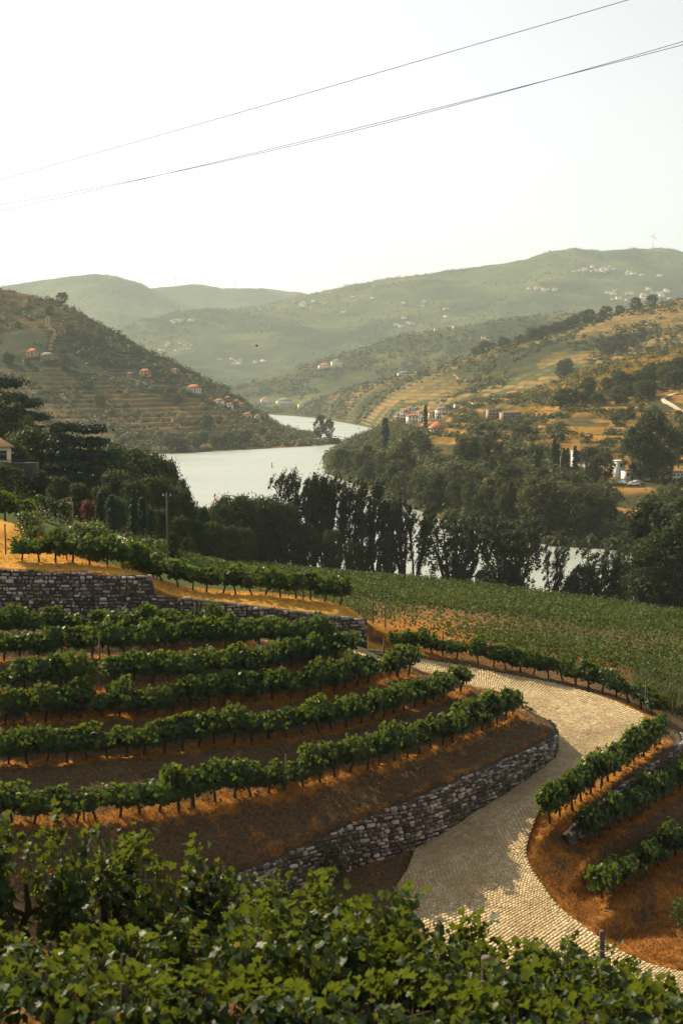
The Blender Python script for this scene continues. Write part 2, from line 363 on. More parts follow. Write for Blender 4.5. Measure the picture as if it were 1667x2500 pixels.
# lower retaining wall: (x, y, base, top), outer face on the road's inner edge
def wp(px, Y, b, t): return np.array((XY(px, Y, ZC-b), Y, ZC-b, ZC-t))
WALL1 = np.array([(9.9, 67.2, ZC-17.75, ZC-17.6), (10.35, 66.0, ZC-18.0, ZC-17.65), (11.0, 64.2, ZC-18.5, ZC-17.75), (10.75, 62.5, ZC-19.0, ZC-17.96),
 (*RIN[14*13][:2], ZC-19.5, ZC-17.95), (*RIN[14*14][:2], ZC-19.95, ZC-18.1), (*RIN[14*15][:2], ZC-20.5, ZC-18.3), wp(902, 53, 20.95, 18.8), wp(833, 52.3, 21.1, 19.1),
 wp(697, 50.5, 21.4, 19.55), wp(617, 49.3, 21.6, 19.7), wp(450, 47, 22.0, 20.2), wp(250, 44.5, 22.3, 20.6), wp(50, 42, 22.6, 21.0)])
WALL1 = crom(WALL1, 8)
# upper retaining wall, left stretch a step higher
WALL2 = np.array([(-40, 68.0, ZC-12.0, ZC-9.3), (-26, 67.9, ZC-12.5, ZC-9.75), (XY(0, 68, 32), 68.0, ZC-12.95, ZC-9.93), (XY(368, 68.15, 32), 68.15, ZC-13.3, ZC-10.42),
 (XY(372, 68.15, 32), 68.15, ZC-13.3, ZC-11.4), (XY(585, 68.3, 30), 68.3, ZC-13.7, ZC-12.0), (XY(834, 68.9, 29), 68.9, ZC-14.3, ZC-12.8), (XY(894, 69.1, 29), 69.1, ZC-14.9, ZC-13.0)])
IPOLY = np.concatenate([WALL1[::-1, :2], RIN[:14*9+1][::-1, :2], [(-60, 65), (-60, 30)]])
# --- inner terraces
P = []; V = []; PU = []; VU = []
for k, nm in enumerate('ABCDEF'):
    for q in ROWS[nm]: P.append(q[:2]); V.append(q[2]); PU.append(q[:2]); VU.append(k)
for q in WALL1[::6]: P.append(q[:2]); V.append(q[3]); PU.append(q[:2]); VU.append(-1)
for q in RIN[0:14*9:7]: P.append(q[:2]); V.append(q[2])
for q in RIN[0:14*4:7]: PU.append(q[:2]); VU.append(5.8)
P += [(-40, 45), (-40, 55)]; V += [ZC-17.2, ZC-15.2]
T_I = TPS(P, V, 2e-3); T_U = TPS(PU, VU, 2e-3)
# --- everything outside the terraces
P = []; V = []
def cp(x, y, d): P.append((x, y)); V.append(ZC-d)
for q in ROUT[14*5:14*22:7]: cp(q[0], q[1], ZC-q[2])
for q in RIN[14*16:14*22:10]: cp(q[0], q[1], ZC-q[2])
for q in WALL1[8*6::8]: cp(q[0]+.3, q[1]-.4, ZC-q[2])
for k in ('R1', 'R2', 'R3'):
    for q in ROWS[k]: cp(q[0], q[1], ZC-q[2])
for px, py, d in ((1345, 2100, 21.15), (1400, 2180, 22.0), (1362, 2050, 20.75), (1330, 2150, 21.35), (1450, 2250, 22.6)): q = PD(px, py, d); cp(q[0], q[1], d)
for x, y, d in ((14, 50.5, 23), (19, 53.5, 23.2), (25, 58, 23), (24, 50, 24.5)): cp(x, y, d)
for x, t in ((-30, -1.2), (-10, -.9), (-4, -.55), (0, 0), (4, .55), (10, .9), (30, 1.2)):
    for y, d, q in ((-6, 1.0, 0), (0, 1.75, .2), (5, 3.6, .7), (9.5, 5.35, 1), (12.5, 6.55, 1), (15, 7.7, .8), (22, 11.2, .5), (31, 16.6, .3)): cp(x, y, d+t*q)
for x, y, d in ((-30, 36, 19.5), (-12, 40, 21.8), (0, 41, 21.9), (12, 39.5, 22.3), (25, 38, 23.5)): cp(x, y, d)
# above the upper wall
for px, Y, d in ((-200, 69, 9.4), (0, 69, 9.85), (180, 69, 10.05), (360, 69, 10.35), (-200, 74, 8.9), (0, 74, 9.5), (180, 74, 10.2), (-200, 84, 7.9), (0, 84, 9.0), (60, 84, 9.4), (150, 84, 10.9), (260, 84, 12.6),
  (300, 74, 11.2), (380, 69, 11.35), (480, 69.3, 11.8), (585, 69.3, 12.0), (720, 69.6, 12.45), (834, 70, 12.8), (890, 70.2, 13.1), (420, 74, 12.0), (600, 75, 12.6), (800, 75, 13.4), (900, 74, 14.3),
  (330, 95, 14.6), (0, 100, 10.2), (-250, 100, 8.0), (150, 110, 12.6), (0, 138, 13.2), (-250, 140, 11.0), (130, 138, 13.9), (-100, 175, 13.0), (30, 172, 13.6), (-300, 200, 10), (290, 128, 16.3), (410, 130, 18.2),
  (436, 150, 21.2), (470, 170, 24.4), (585, 220, 32), (700, 235, 35.2), (833, 246, 38), (1035, 238, 37.8), (1312, 224, 38), (1500, 213, 38), (1667, 204, 38), (1850, 195, 38),
  (200, 200, 25), (0, 220, 22), (-300, 260, 18), (300, 280, 37), (0, 300, 33), (-300, 330, 30), (560, 100, 16.5), (700, 120, 19.5), (900, 110, 20.4), (1000, 125, 22.5), (1150, 125, 23.2), (1400, 110, 23.0), (1650, 100, 23.0), (1850, 100, 23.5),
  (900, 170, 28.5), (1200, 170, 30.2), (1500, 150, 29), (1700, 160, 31), (1700, 85, 20.8), (1700, 70, 19.8), (1900, 72, 20.5)):
    cp(XY(px, Y, ZC-d), Y, d)
for x, y, d in ((-160, 60, 8), (-160, 150, 6), (-160, 250, 12), (160, 60, 30), (150, 120, 33), (150, 190, 39), (90, 40, 28), (-60, 20, 6), (-60, 45, 14), (70, 10, 12), (-90, 0, 2)): cp(x, y, d)
T_O = TPS(P, V, 1e-3)
PU = []; VU = []
for k, nm in enumerate(('R1', 'R2', 'R3')):
    for q in ROWS[nm]: PU.append(q[:2]); VU.append(k)
PU += [(14, 50), (20, 54.5)]; VU += [3, 3]; PU += [(8.5, 57.5), (15.5, 66.5)]; VU += [-1, -1]
T_R = TPS(PU, VU, 1e-3)
# near shore (river side) by x
SHX = np.array([-400, -130, -75, -48, -20, 0, 20, 40, 60, 90, 400]); SHY = np.array([420, 400, 360, 330, 282, 264, 249, 233, 219, 205, 190])
def stepI(u):
    k = np.round(u); f = u-k
    s = np.where(np.abs(f) < .24, f*.18, np.sign(f)*(.043+sst(.24, .5, np.abs(f))*.457))
    return np.where(u < -.2, u, k+s)
def ground(x, y, detail=True):
    x = np.asarray(x, float); y = np.asarray(y, float); sh = x.shape; x = np.atleast_1d(x).ravel(); y = np.atleast_1d(y).ravel()
    z = T_O(x, y)
    # right-hand terraces
    near = (x > 7) & (x < 32) & (y > 44) & (y < 72)
    if near.any():
        a = np.where(near)[0]; u = T_R(x[a], y[a])
        f = u-np.floor(u); stp = np.floor(u)+sst(.34, .52, f)
        wgt = sst(.05, .3, u)*sst(3.2, 2.8, u)*sst(44, 47, y[a])*sst(32, 27, x[a])*sst(9.8, 11.6, x[a])
        z[a] -= wgt*(stp-u)*1.05
    inI = np.zeros(len(x), bool); cand = (y > 28) & (y < 72) & (x < 14)
    if cand.any(): inI[cand] = inpoly(x[cand], y[cand], IPOLY)
    if inI.any():
        a = np.where(inI)[0]; zi = T_I(x[a], y[a]); u = T_U(x[a], y[a])
        dr, _ = pdist(x[a], y[a], RIN[:14*10]); zi = zi+(stepI(u)-u)*.95*sst(.3, 2.2, dr)*np.where(u > 5.3, 0, 1); z[a] = zi
    cand = (y > 38) & (y < 76) & (x > -62) & (x < 32)
    inR = np.zeros(len(x), bool)
    if cand.any():
        D_, i_ = pdist(x[cand], y[cand], RMID); inR[cand] = inpoly(x[cand], y[cand], ROADPOLY) | ((D_ < HW[i_]*.9) & ~inI[cand])
    if inR.any():
        a = np.where(inR)[0]; _, i = pdist(x[a], y[a], RMID); _, i = pdist(x[a], y[a], LOFT); z[a] = LOFT[i, 2]-.2
    cl = (x > 1.5) & (x < 34) & (y > 40) & (y < 78) & ~inR & ~inI
    if cl.any():
        a = np.where(cl)[0]; D_, i_ = pdist(x[a], y[a], ROUT); z[a] = np.where(D_ < 2.0, np.minimum(z[a], ROUT[i_, 2]+.02+.25*np.maximum(D_-.3, 0)), z[a])
    if detail:
        q = (~inR)*1.0; z = z+q*((fbm(x*.9, y*.9, 3)-.5)*.22+(fbm(x*4, y*4, 5, 3)-.5)*.10)*np.clip(80/(y+30), .2, 1)
    ys = np.interp(x, SHX, SHY); t = sst(-13, 4, y-ys); z = z*(1-t)+(-4)*t
    return z.reshape(sh) if sh else float(z[0])
def gz(x, y): return float(ground(np.array([x]), np.array([y]), False)[0])
# --- ground sheet
gx = np.concatenate([np.linspace(-420, -60, 40)[:-1], np.linspace(-60, -24, 50)[:-1], np.arange(-24, 24, .2), np.linspace(24, 60, 50)[:-1], np.linspace(60, 420, 40)])
gy = np.concatenate([np.linspace(-40, 6, 20)[:-1], np.linspace(6, 42, 70)[:-1], np.arange(42, 77, .2), np.linspace(77, 110, 70)[:-1], np.linspace(110, 440, 150)])
X, Y = np.meshgrid(gx, gy); Z = ground(X, Y)
allrows = np.concatenate([ROWL[k] for k in 'ABCDEF']+[ROWL[k] for k in ('R1', 'R2', 'R3')])
dry = np.full(X.shape, .25); fine = (np.abs(X) < 26) & (Y > 36) & (Y < 77)
dr, _ = pdist(X[fine], Y[fine], allrows); dry[fine] = .14+.70*np.exp(-(dr/.5)**2)
dw, _ = pdist(X[fine], Y[fine], np.array(WALL1)); dry[fine] += .22*np.exp(-(dw/.6)**2)
up = (Y > 68.4) & (X < 3) & (Y < 90); dry = np.where(up, 1.05, dry)
nb = fine & (X > 4) & (Y < 54.5) & ~inpoly(X, Y, IPOLY); dry = np.where(nb, .5, dry)
rE, _ = pdist(X[fine], Y[fine], ROUT); dry[fine] = np.maximum(dry[fine], .75*np.exp(-(rE/1.2)**2))
rE, _ = pdist(X[fine], Y[fine], RIN[14*5:14*10]); dry[fine] = np.maximum(dry[fine], .6*np.exp(-(rE/1.0)**2))
pxg, pyg = proj(np.stack([X, Y, Z], -1))
patch = np.exp(-((pxg-1010)/190)**2-((pyg-1545)/52)**2)*(Y > 70)
dry = np.where((Y > 72) & (X > 1.5), .20+.5*patch, dry)
dry = np.where(Y < 36, .36, dry)
green = np.where((Y > 90) & ((X < -8) | (Y > 225)), .75, np.where(Y > 77, .45-.6*patch, 0.0)); green = np.where((Y > 78) & (Y < 92) & (X < -12), 0, green)
ny, nx = X.shape; ii = np.arange(ny*nx).reshape(ny, nx)
F = np.stack([ii[:-1, :-1], ii[:-1, 1:], ii[1:, 1:], ii[1:, :-1]], -1).reshape(-1, 4)
o = mk('ground', np.stack([X, Y, Z], -1), F, M['ground'], smooth=True, attrs={'dry': dry.ravel(), 'green': np.asarray(green, float).ravel()})
tag(o, kind='structure')
# --- road bed and setts
nw = 9; tt = np.linspace(0, 1, nw)
V = RIN[:, None]*(1-tt)[None, :, None]+ROUT[:, None]*tt[None, :, None]
V[..., 2] -= .022; n = len(V); ii = np.arange(n*nw).reshape(n, nw)
road = mk('road', V, np.stack([ii[:-1, :-1], ii[1:, :-1], ii[1:, 1:], ii[:-1, 1:]], -1).reshape(-1, 4), M['roadsand'])
tag(road, kind='structure')
s_in = np.concatenate([[0], np.cumsum(np.linalg.norm(np.diff(RMID, axis=0), axis=1))])
rows_s = np.arange(10, s_in[-1]-8, .145); SV = []; rng = np.random.default_rng(3)
def rpt(s, t):
    a = np.stack([np.interp(s, s_in, RIN[:, k]) for k in range(3)], -1); b = np.stack([np.interp(s, s_in, ROUT[:, k]) for k in range(3)], -1)
    return a*(1-t)[..., None]+b*t[..., None]
for i, s0 in enumerate(rows_s):
    wd = np.linalg.norm(rpt(np.array([s0]), np.array([0.]))-rpt(np.array([s0]), np.array([1.])))
    k = max(4, int(wd/.18)); e = (np.arange(k+1)+(.5 if i % 2 else 0)+rng.uniform(-.13, .13, k+1))/k
    if i % 2: e = np.concatenate([[0], e[:-1]])
    e = np.clip(e, 0, 1); t0 = e[:-1]; t1 = e[1:]; ok = (t1-t0)*wd > .07; t0 = t0[ok]; t1 = t1[ok]; g = .017/wd
    wob = .03*np.sin(t0*9+i*.05)+rng.normal(0, .006, len(t0))
    a0 = s0+.008+wob+rng.uniform(-.008, .008, len(t0)); a1 = s0+.136+wob+rng.uniform(-.008, .008, len(t0))
    ring = [rpt(a0, t0+g), rpt(a0, t1-g), rpt(a1, t1-g), rpt(a1, t0+g)]
    B = np.stack(ring, 1); c = B.mean(1, keepdims=True); T = c+(B-c)*.94
    h = rng.uniform(.0, .014, len(t0))[:, None]; T[..., 2] += h+rng.normal(0, .006, T.shape[:2]); B[..., 2] -= .05; B[..., 2] += h*.3
    SV.append(np.concatenate([B, T], 1))
SV = np.concatenate(SV); cen = SV.mean(1)
inner_ok = cen[:, 2] > -1
px, py = proj(cen); inview = (px > 5) & (px < 1660) & (py < 2330) & (py > 1600)
hidden = (py > 2150+.34*np.maximum(px-1000, 0)) | ((px < 1000) & (py > 2130))     # behind the nearest vines
rank = np.where(inview & ~hidden, cen[:, 1]+8*vn(cen[:, 0]*.3, cen[:, 1]*.3), 1e9); big = np.argsort(rank)[:300]
SF = np.array([(4, 5, 6, 7), (0, 1, 5, 4), (1, 2, 6, 5), (2, 3, 7, 6), (3, 0, 4, 7)])
for k in big:
    c = SV[k].mean(0); mk('sett', SV[k]-c, SF, M['cobble'], road, attrs={'v': np.zeros(5)}).location = c
rest = np.setdiff1d(np.arange(len(SV)), big); R = SV[rest]
v = np.repeat(rng.uniform(0, 1, len(R)), 5)
tag(mk('sett_paving', R.reshape(-1, 3), (SF[None]+8*np.arange(len(R))[:, None, None]).reshape(-1, 4), M['cobble'], road, attrs={'v': v}), kind='stuff')
# --- dry-stone walls
def stone_wall(name, line, label, cat, thick, flip, mean=(.17, .30), nbig=300, seed=1, core_top=.08, lean=0.0):
    """line rows: x, y, base z, top z; outer side is to the right of the line unless flip"""
    rng = np.random.default_rng(seed); L = np.array(line, float); tq = np.gradient(L[:, :2], axis=0); tq /= np.maximum(np.linalg.norm(tq, axis=1, keepdims=True), 1e-6); L[:, :2] += np.stack([tq[:, 1], -tq[:, 0]], -1)*(-.34 if flip else .34); s = np.concatenate([[0], np.cumsum(np.linalg.norm(np.diff(L[:, :2], axis=0), axis=1))])
    def at(q): return np.stack([np.interp(q, s, L[:, k]) for k in range(4)], -1)
    def nrm(q):
        t = at(q+.25)[..., :2]-at(q-.25)[..., :2]; t = t/np.maximum(np.linalg.norm(t, axis=-1, keepdims=True), 1e-6)
        nn = np.stack([t[..., 1], -t[..., 0]], -1); return -nn if flip else nn
    def pt(q, z, out):
        a = at(q); nn = nrm(q); return np.concatenate([a[..., :2]+nn*np.asarray(out)[..., None], np.asarray(z)[..., None]], -1)
    root = empty(name, (L[0, 0], L[0, 1], L[0, 2])); tag(root, label, cat); off = np.array(root.location)
    # core
    q = np.linspace(0, s[-1], int(s[-1]/.25)+2); a = at(q); z0 = a[:, 2]-.3; z1 = a[:, 3]-core_top
    rings = [pt(q, z0, np.full(len(q), -.035)), pt(q, z1, np.full(len(q), -.035)), pt(q, z1, np.full(len(q), -thick)), pt(q, z0, np.full(len(q), -thick))]
    V = np.stack(rings, 1).reshape(-1, 3)-off; n = len(q); i4 = np.arange(n*4).reshape(n, 4)
    F = [np.stack([i4[:-1, j], i4[1:, j], i4[1:, (j+1) % 4], i4[:-1, (j+1) % 4]], -1) for j in range(4)]+[i4[:1, ::-1], i4[-1:]]
    mk('core', V, F, M['mortar'], root)
    st = []; z = L[:, 2].min()-.1; zmax = L[:, 3].max()+.15
    while z < zmax:
        h = rng.uniform(mean[0]*.65, mean[0]*1.4); q = rng.uniform(0, .2)
        while q < s[-1]:
            wd = mean[1]*rng.choice([.45, .7, 1.0, 1.3, 1.9])*rng.uniform(.85, 1.15)
            c = q+wd/2; b = at(np.array(c))
            if c < s[-1] and b[2]-.05 < z+h/2 < b[3]+.01:
                st.append((c, z+h/2+rng.normal(0, .018), wd*.5, h*.5*rng.uniform(.7, 1.3), rng.uniform(.012, .07)))
            q += wd
        z += h
    st = np.array(st); n = len(st); an = np.array([22, 68, 112, 158, 202, 248, 292, 338])*pi/180
    st[:, 1] += .10*(fbm(st[:, 0]*.7, st[:, 1]*2.2, seed)-.5)*2; ca = np.sign(np.cos(an))*np.abs(np.cos(an))**.45; sa = np.sign(np.sin(an))*np.abs(np.sin(an))**.45
    ja = rng.uniform(.68, 1.08, (n, 8)); jb = rng.uniform(.68, 1.08, (n, 8))
    qo = st[:, 0, None]+st[:, 2, None]*ca*ja*.97; zo = st[:, 1, None]+st[:, 3, None]*sa*jb*.97
    qi = st[:, 0, None]+st[:, 2, None]*ca*ja*.76; zi = st[:, 1, None]+st[:, 3, None]*sa*jb*.72
    outer = pt(qo, zo, np.full(qo.shape, -.07)); inner = pt(qi, zi, st[:, 4, None]+rng.normal(0, .012, qi.shape))
    SVv = np.concatenate([outer, inner], 1)
    r = np.arange(8); F4 = np.stack([r, (r+1) % 8, (r+1) % 8+8, r+8], -1); F8 = np.arange(8, 16)[None]
    if flip: F4 = F4[:, ::-1]; F8 = F8[:, ::-1]
    cc = SVv.mean(1); px, py = proj(cc); vis = (px > 0) & (px < 1667) & (py < 2110)
    area = st[:, 2]*st[:, 3]/cc[:, 1]**2*vis; bigi = np.argsort(-area)[:nbig]
    for k in bigi:
        c = cc[k]; mk('stone', SVv[k]-c, [F4, F8], M['wallstone'], root, attrs={'v': np.zeros(9)}).location = c-off
    rest = np.setdiff1d(np.arange(n), bigi)
    if len(rest):
        b = (16*np.arange(len(rest)))[:, None, None]; RV = SVv[rest].reshape(-1, 3)-off
        A = (F4[None]+b).reshape(-1, 4); B8 = (F8[None]+b).reshape(-1, 8); vv = rng.uniform(0, 1, len(rest))
        tag(mk('small_stones', RV, [A, B8], M['wallstone'], root, attrs={'v': np.concatenate([np.repeat(vv, 8), vv])}), kind='stuff')
    return root
stone_wall('retaining_wall', WALL1, 'low grey dry-stone wall holding the brown bank beside the cobbled road', 'wall', .72, True, (.15, .26), seed=4)
stone_wall('retaining_wall', WALL2, 'tall grey rubble stone wall stepping down behind the uppermost terrace vines', 'wall', .8, False, (.17, .30), seed=5)
e2 = WALL2[-1]    # return face at the wall's free end
# low dark wall under the row right of the road
r1 = ROWL['R1']; tg = np.gradient(r1[:, :2], axis=0); tg /= np.linalg.norm(tg, axis=1, keepdims=True); nr = np.stack([tg[:, 1], -tg[:, 0]], -1)
lw = r1[:, :2]+nr*.62; lw = np.concatenate([lw, [lw[-1]+tg[-1]*1.2+(-.1, .3), lw[-1]+tg[-1]*2.4+(-.6, .8)]])
zt = ground(lw[:, 0]-nr[-1, 0]*.3, lw[:, 1]-nr[-1, 1]*.3, False)
zb = ground(lw[:, 0]+nr[-1, 0]*.55, lw[:, 1]+nr[-1, 1]*.55, False)
stone_wall('retaining_wall', np.stack([lw[:, 0], lw[:, 1], np.minimum(zb, zt-.35), zt+.04], -1), 'low dark stone edging wall below the vine row right of the road bend', 'wall', .35, False, (.16, .3), nbig=150, seed=6)
# ------------------------------------------------------------------ river and hills
HAZE_DENSITY = 0.85e-4
tag(mk('valley_floor', [(-4400, -200, -9), (4400, -200, -9), (4400, 8200, -9), (-4400, 8200, -9)], np.array([[0, 1, 2, 3]]), M['hill_far'], attrs={'ter': np.zeros(4), 'ris': np.zeros(4)}), kind='structure')
tag(mk('river', [(-900, 170, 0), (900, 170, 0), (900, 2400, 0), (-900, 2400, 0)], np.array([[0, 1, 2, 3]]), M['water']), kind='structure')
LAY = {}
class Layer:
    def __init__(s, name, cols, nu, nv, mat, step, amp, seed, zstep0=3.0, wood=.5):
        pxs = np.array([c[0] for c in cols], float); nod = np.array([c[1] for c in cols], float)   # (ncol, K, 2) of (Y, z)
        K = nod.shape[1]; u = np.linspace(pxs[0], pxs[-1], nu); t = np.linspace(0, K-1, nv)
        Yn = np.stack([np.interp(u, pxs, nod[:, k, 0]) for k in range(K)], -1); Zn = np.stack([np.interp(u, pxs, nod[:, k, 1]) for k in range(K)], -1)
        k0 = np.minimum(t.astype(int), K-2); f = t-k0
        Yv = Yn[:, k0]*(1-f)+Yn[:, k0+1]*f; Zv = Zn[:, k0]*(1-f)+Zn[:, k0+1]*f
        ker = np.ones(max(3, nv//(K*3)))/max(3, nv//(K*3))
        sm = lambda A: np.stack([np.convolve(np.pad(r, len(ker)//2, mode='edge'), ker, 'valid')[:nv] for r in A])
        keep = Zv[:, :1]; Zs = sm(Zv); Zv = np.where(np.arange(nv)[None] < 3, Zv, Zs[:, :nv]) if Zs.shape == Zv.shape else Zv
        PXg = np.repeat(u[:, None], nv, 1); Xv = XY(PXg, Yv, Zv)
        a = np.clip(Zv/25, 0, 1)
        z = Zv+amp*a*((fbm(Xv/(amp*14), Yv/(amp*14), seed)-.5)*2+.45*(fbm(Xv/(amp*3.5), Yv/(amp*3.5), seed+9)-.5))
        ter = sst(.33, .43, fbm(Xv/(amp*16)+3.3, Yv/(amp*16), seed+20)) if step else np.zeros_like(z)
        ris = np.zeros_like(z)
        if step:
            zz = z+4*(fbm(Xv/180, Yv/180, seed+31)-.5)
            fr = zz/step-np.floor(zz/step); stp = np.floor(zz/step)*step+step*sst(.55, .95, fr)
            mk_ = ter*sst(zstep0, zstep0+3, z); z = z+(stp-zz)*mk_; ris = sst(.5, .62, fr)
        s.V = np.stack([Xv, Yv, z], -1); s.u = u; s.ter = ter; s.ris = ris
        s.ppx, s.ppy = proj(s.V); ii = np.arange(nu*nv).reshape(nu, nv)
        F = np.stack([ii[:-1, :-1], ii[1:, :-1], ii[1:, 1:], ii[:-1, 1:]], -1).reshape(-1, 4)
        s.o = tag(mk(name, s.V, F, mat, smooth=True, attrs={'ter': ter.ravel(), 'ris': ris.ravel()}), kind='structure')
        LAY[name] = s
    def at(s, px, py):          # nearest surface point of the layer under image point (px, py)
        i = int(np.clip(np.interp(px, s.u, np.arange(len(s.u))), 0, len(s.u)-1)); c = s.ppy[i]
        cr = np.where((c[:-1] >= py) & (c[1:] < py))[0]
        k = cr[0] if len(cr) else int(np.argmin(np.abs(c)+0 if False else np.abs(c-py)))
        p = s.V[i, k].copy(); p[0] = XY(px, p[1], p[2]); return p
def crest(lst, Yc, foot):       # columns from a skyline: foot(px) -> nodes before the crest
    out = []
    for px, py in lst:
        Y = Yc(px) if callable(Yc) else Yc; z = ZC-Y*float(rr(py)); out.append((px, foot(px, Y, z)+[(Y, z), (Y*1.06, z-.10*(z-10)), (Y*1.2, max(0, z*.5))]))
    return out
# left hillside with its spit of land
L1 = [(-350, 560), (-150, 640), (0, 699), (48, 710), (128, 728), (181, 749), (229, 779), (277, 805), (319, 827), (372, 853), (426, 880), (479, 906), (511, 928), (553, 944), (565, 962), (612, 992), (650, 1018), (672, 1036), (695, 1054), (734, 1068), (771, 1077), (805, 1082), (830, 1086)]
def f1(px, Y, z):
    sh = np.interp(px, [-350, 0, 415, 620, 760, 828], [760, 780, 802, 862, 908, 950]); e = min(1, max(0, (830-px)/300))
    d = Y-sh; return [(sh-12, -5), (sh, .4), (sh+d*.18, max(1.2, z*.14)), (sh+d*.5, max(1.5, z*.46)), (sh+d*.8, max(1.6, z*.80))]
Layer('left_hillside', crest(L1, lambda px: float(np.interp(px, [-350, 0, 300, 550, 700, 830], [1250, 1250, 1180, 1130, 1060, 985])), f1), 430, 430, M['hill_left'], 3.4, 3.2, 11)
# right bank and the golden hill above it
cols = [(798, [(600, -5), (612, .3), (640, 1.5), (670, 2), (700, 2), (730, 1), (760, -6)]), (850, [(545, -5), (560, .5), (600, 4), (680, 7), (760, 8), (850, 6), (900, -6)]), (950, [(450, -5), (465, .5), (520, 6), (640, 12), (800, 14), (980, 14), (1100, 4)]),
 (1050, [(395, -5), (410, .5), (470, 8), (600, 17), (760, 20), (950, 24), (1100, 12)]), (1150, [(360, -5), (372, .5), (440, 9), (560, 18), (720, 26), (900, 34), (1050, 25)]), (1280, [(325, -5), (338, .5), (410, 9), (520, 15), (680, 28), (850, 38.6), (1000, 30)]),
 (1365, [(318, -5), (328, .5), (400, 8.5), (490, 12), (640, 27), (850, 47.8), (1000, 40)]), (1418, [(316, -5), (326, .5), (400, 8), (490, 12), (640, 28), (850, 54.6), (1000, 46)]), (1471, [(313, -5), (323, .5), (395, 7.5), (485, 11.5), (640, 29), (850, 59), (1000, 50)]),
 (1524, [(308, -5), (318, .5), (390, 7), (480, 11), (640, 30), (850, 63.6), (1000, 55)]), (1667, [(292, -5), (302, .5), (380, 7), (470, 11), (640, 32), (850, 71.8), (1000, 63)]), (1950, [(275, -5), (285, .5), (360, 8), (460, 14), (640, 40), (850, 85), (1000, 75)])]
Layer('right_bank', cols, 420, 360, M['hill_bank'], 3.0, 1.6, 12, zstep0=12)
c6 = []
for px, nodes in ((650, [(2020, -5), (2050, .5), (2070, 2), (2090, 3)]), (690, [(1960, -5), (1990, .5), (2020, 3), (2060, 6)]), (780, [(1760, -5), (1790, .5), (1840, 8), (1900, 26)]), (833, [(1550, -5), (1580, .5), (1650, 15), (1750, 40)]),
   (886, [(1380, -5), (1400, .5), (1480, 18), (1650, 48.6)]), (982, [(1050, -5), (1080, .5), (1250, 25), (1550, 59)]), (1046, [(1000, 5), (1050, 10), (1250, 32), (1500, 66.5)]), (1099, [(950, 10), (1000, 15), (1230, 38), (1480, 76.5)]), (1163, [(920, 15), (1000, 20), (1200, 43), (1450, 85)]),
   (1232, [(900, 18), (1000, 28), (1200, 50), (1420, 94)]), (1312, [(900, 20), (1000, 32), (1200, 60), (1400, 103)]), (1365, [(900, 22), (1000, 36), (1200, 67), (1400, 110.6)]), (1418, [(900, 25), (1000, 40), (1200, 73), (1400, 119.5)]), (1471, [(900, 28), (1000, 43), (1200, 78), (1400, 125.5)]), (1514, [(900, 30), (1000, 46), (1200, 83), (1400, 130.7)]),
   (1578, [(900, 32), (1000, 50), (1200, 88), (1400, 136.8)]), (1667, [(900, 35), (1000, 54), (1200, 95), (1400, 144.7)]), (1950, [(900, 45), (1000, 65), (1200, 110), (1400, 168)])):
    Y, z = nodes[-1]; c6.append((px, nodes+[(Y*1.08, z*.9), (Y*1.25, max(2, z*.55))]))
Layer('right_hillside', c6, 420, 340, M['hill_right'], 3.8, 3.0, 13, zstep0=8)
L5 = [(480, 962), (574, 944), (638, 922), (718, 904), (771, 885), (834, 864), (902, 843), (950, 827), (993, 814), (1099, 800), (1173, 789), (1237, 776), (1312, 769), (1407, 764), (1461, 768), (1560, 785), (1750, 800)]
Layer('middle_hill', crest(L5, lambda px: float(np.interp(px, [480, 900], [2300, 2500])), lambda px, Y, z: [(2010, -3), (2070, 2), (2070+(Y-2070)*.5, z*.42)]), 320, 160, M['hill_mid'], 0, 4, 14)
L4 = [(0, 880), (150, 835), (277, 797), (367, 773), (425, 765), (495, 751), (558, 752), (638, 741), (691, 728), (755, 715), (834, 701), (955, 675), (1062, 659), (1168, 643), (1285, 624), (1338, 606), (1407, 597), (1471, 602), (1546, 595), (1604, 599), (1667, 611), (1950, 650)]
Layer('far_ridge', crest(L4, lambda px: float(np.interp(px, [0, 277, 755, 1950], [3500, 3600, 4500, 4700])), lambda px, Y, z: [(2350, 0), (2600, 8), (2600+(Y-2600)*.3, z*.2), (2600+(Y-2600)*.65, z*.58)]), 420, 200, M['hill_far'], 0, 16, 15)
L2 = [(-300, 740), (-100, 715), (40, 691), (90, 684), (160, 671), (229, 660), (287, 667), (346, 688), (404, 715), (447, 739), (484, 755), (560, 790), (640, 830)]
Layer('distant_hill', crest(L2, 5600, lambda px, Y, z: [(4300, 60), (4800, z*.45)]), 220, 70, M['hill_far'], 0, 14, 16)
L3 = [(250, 730), (380, 699), (452, 692), (495, 690), (542, 699), (638, 702), (681, 709), (755, 716), (900, 730), (1100, 760)]
Layer('horizon_hill', crest(L3, 6600, lambda px, Y, z: [(6000, 200), (6300, z*.7)]), 160, 50, M['hill_far'], 0, 14, 17)
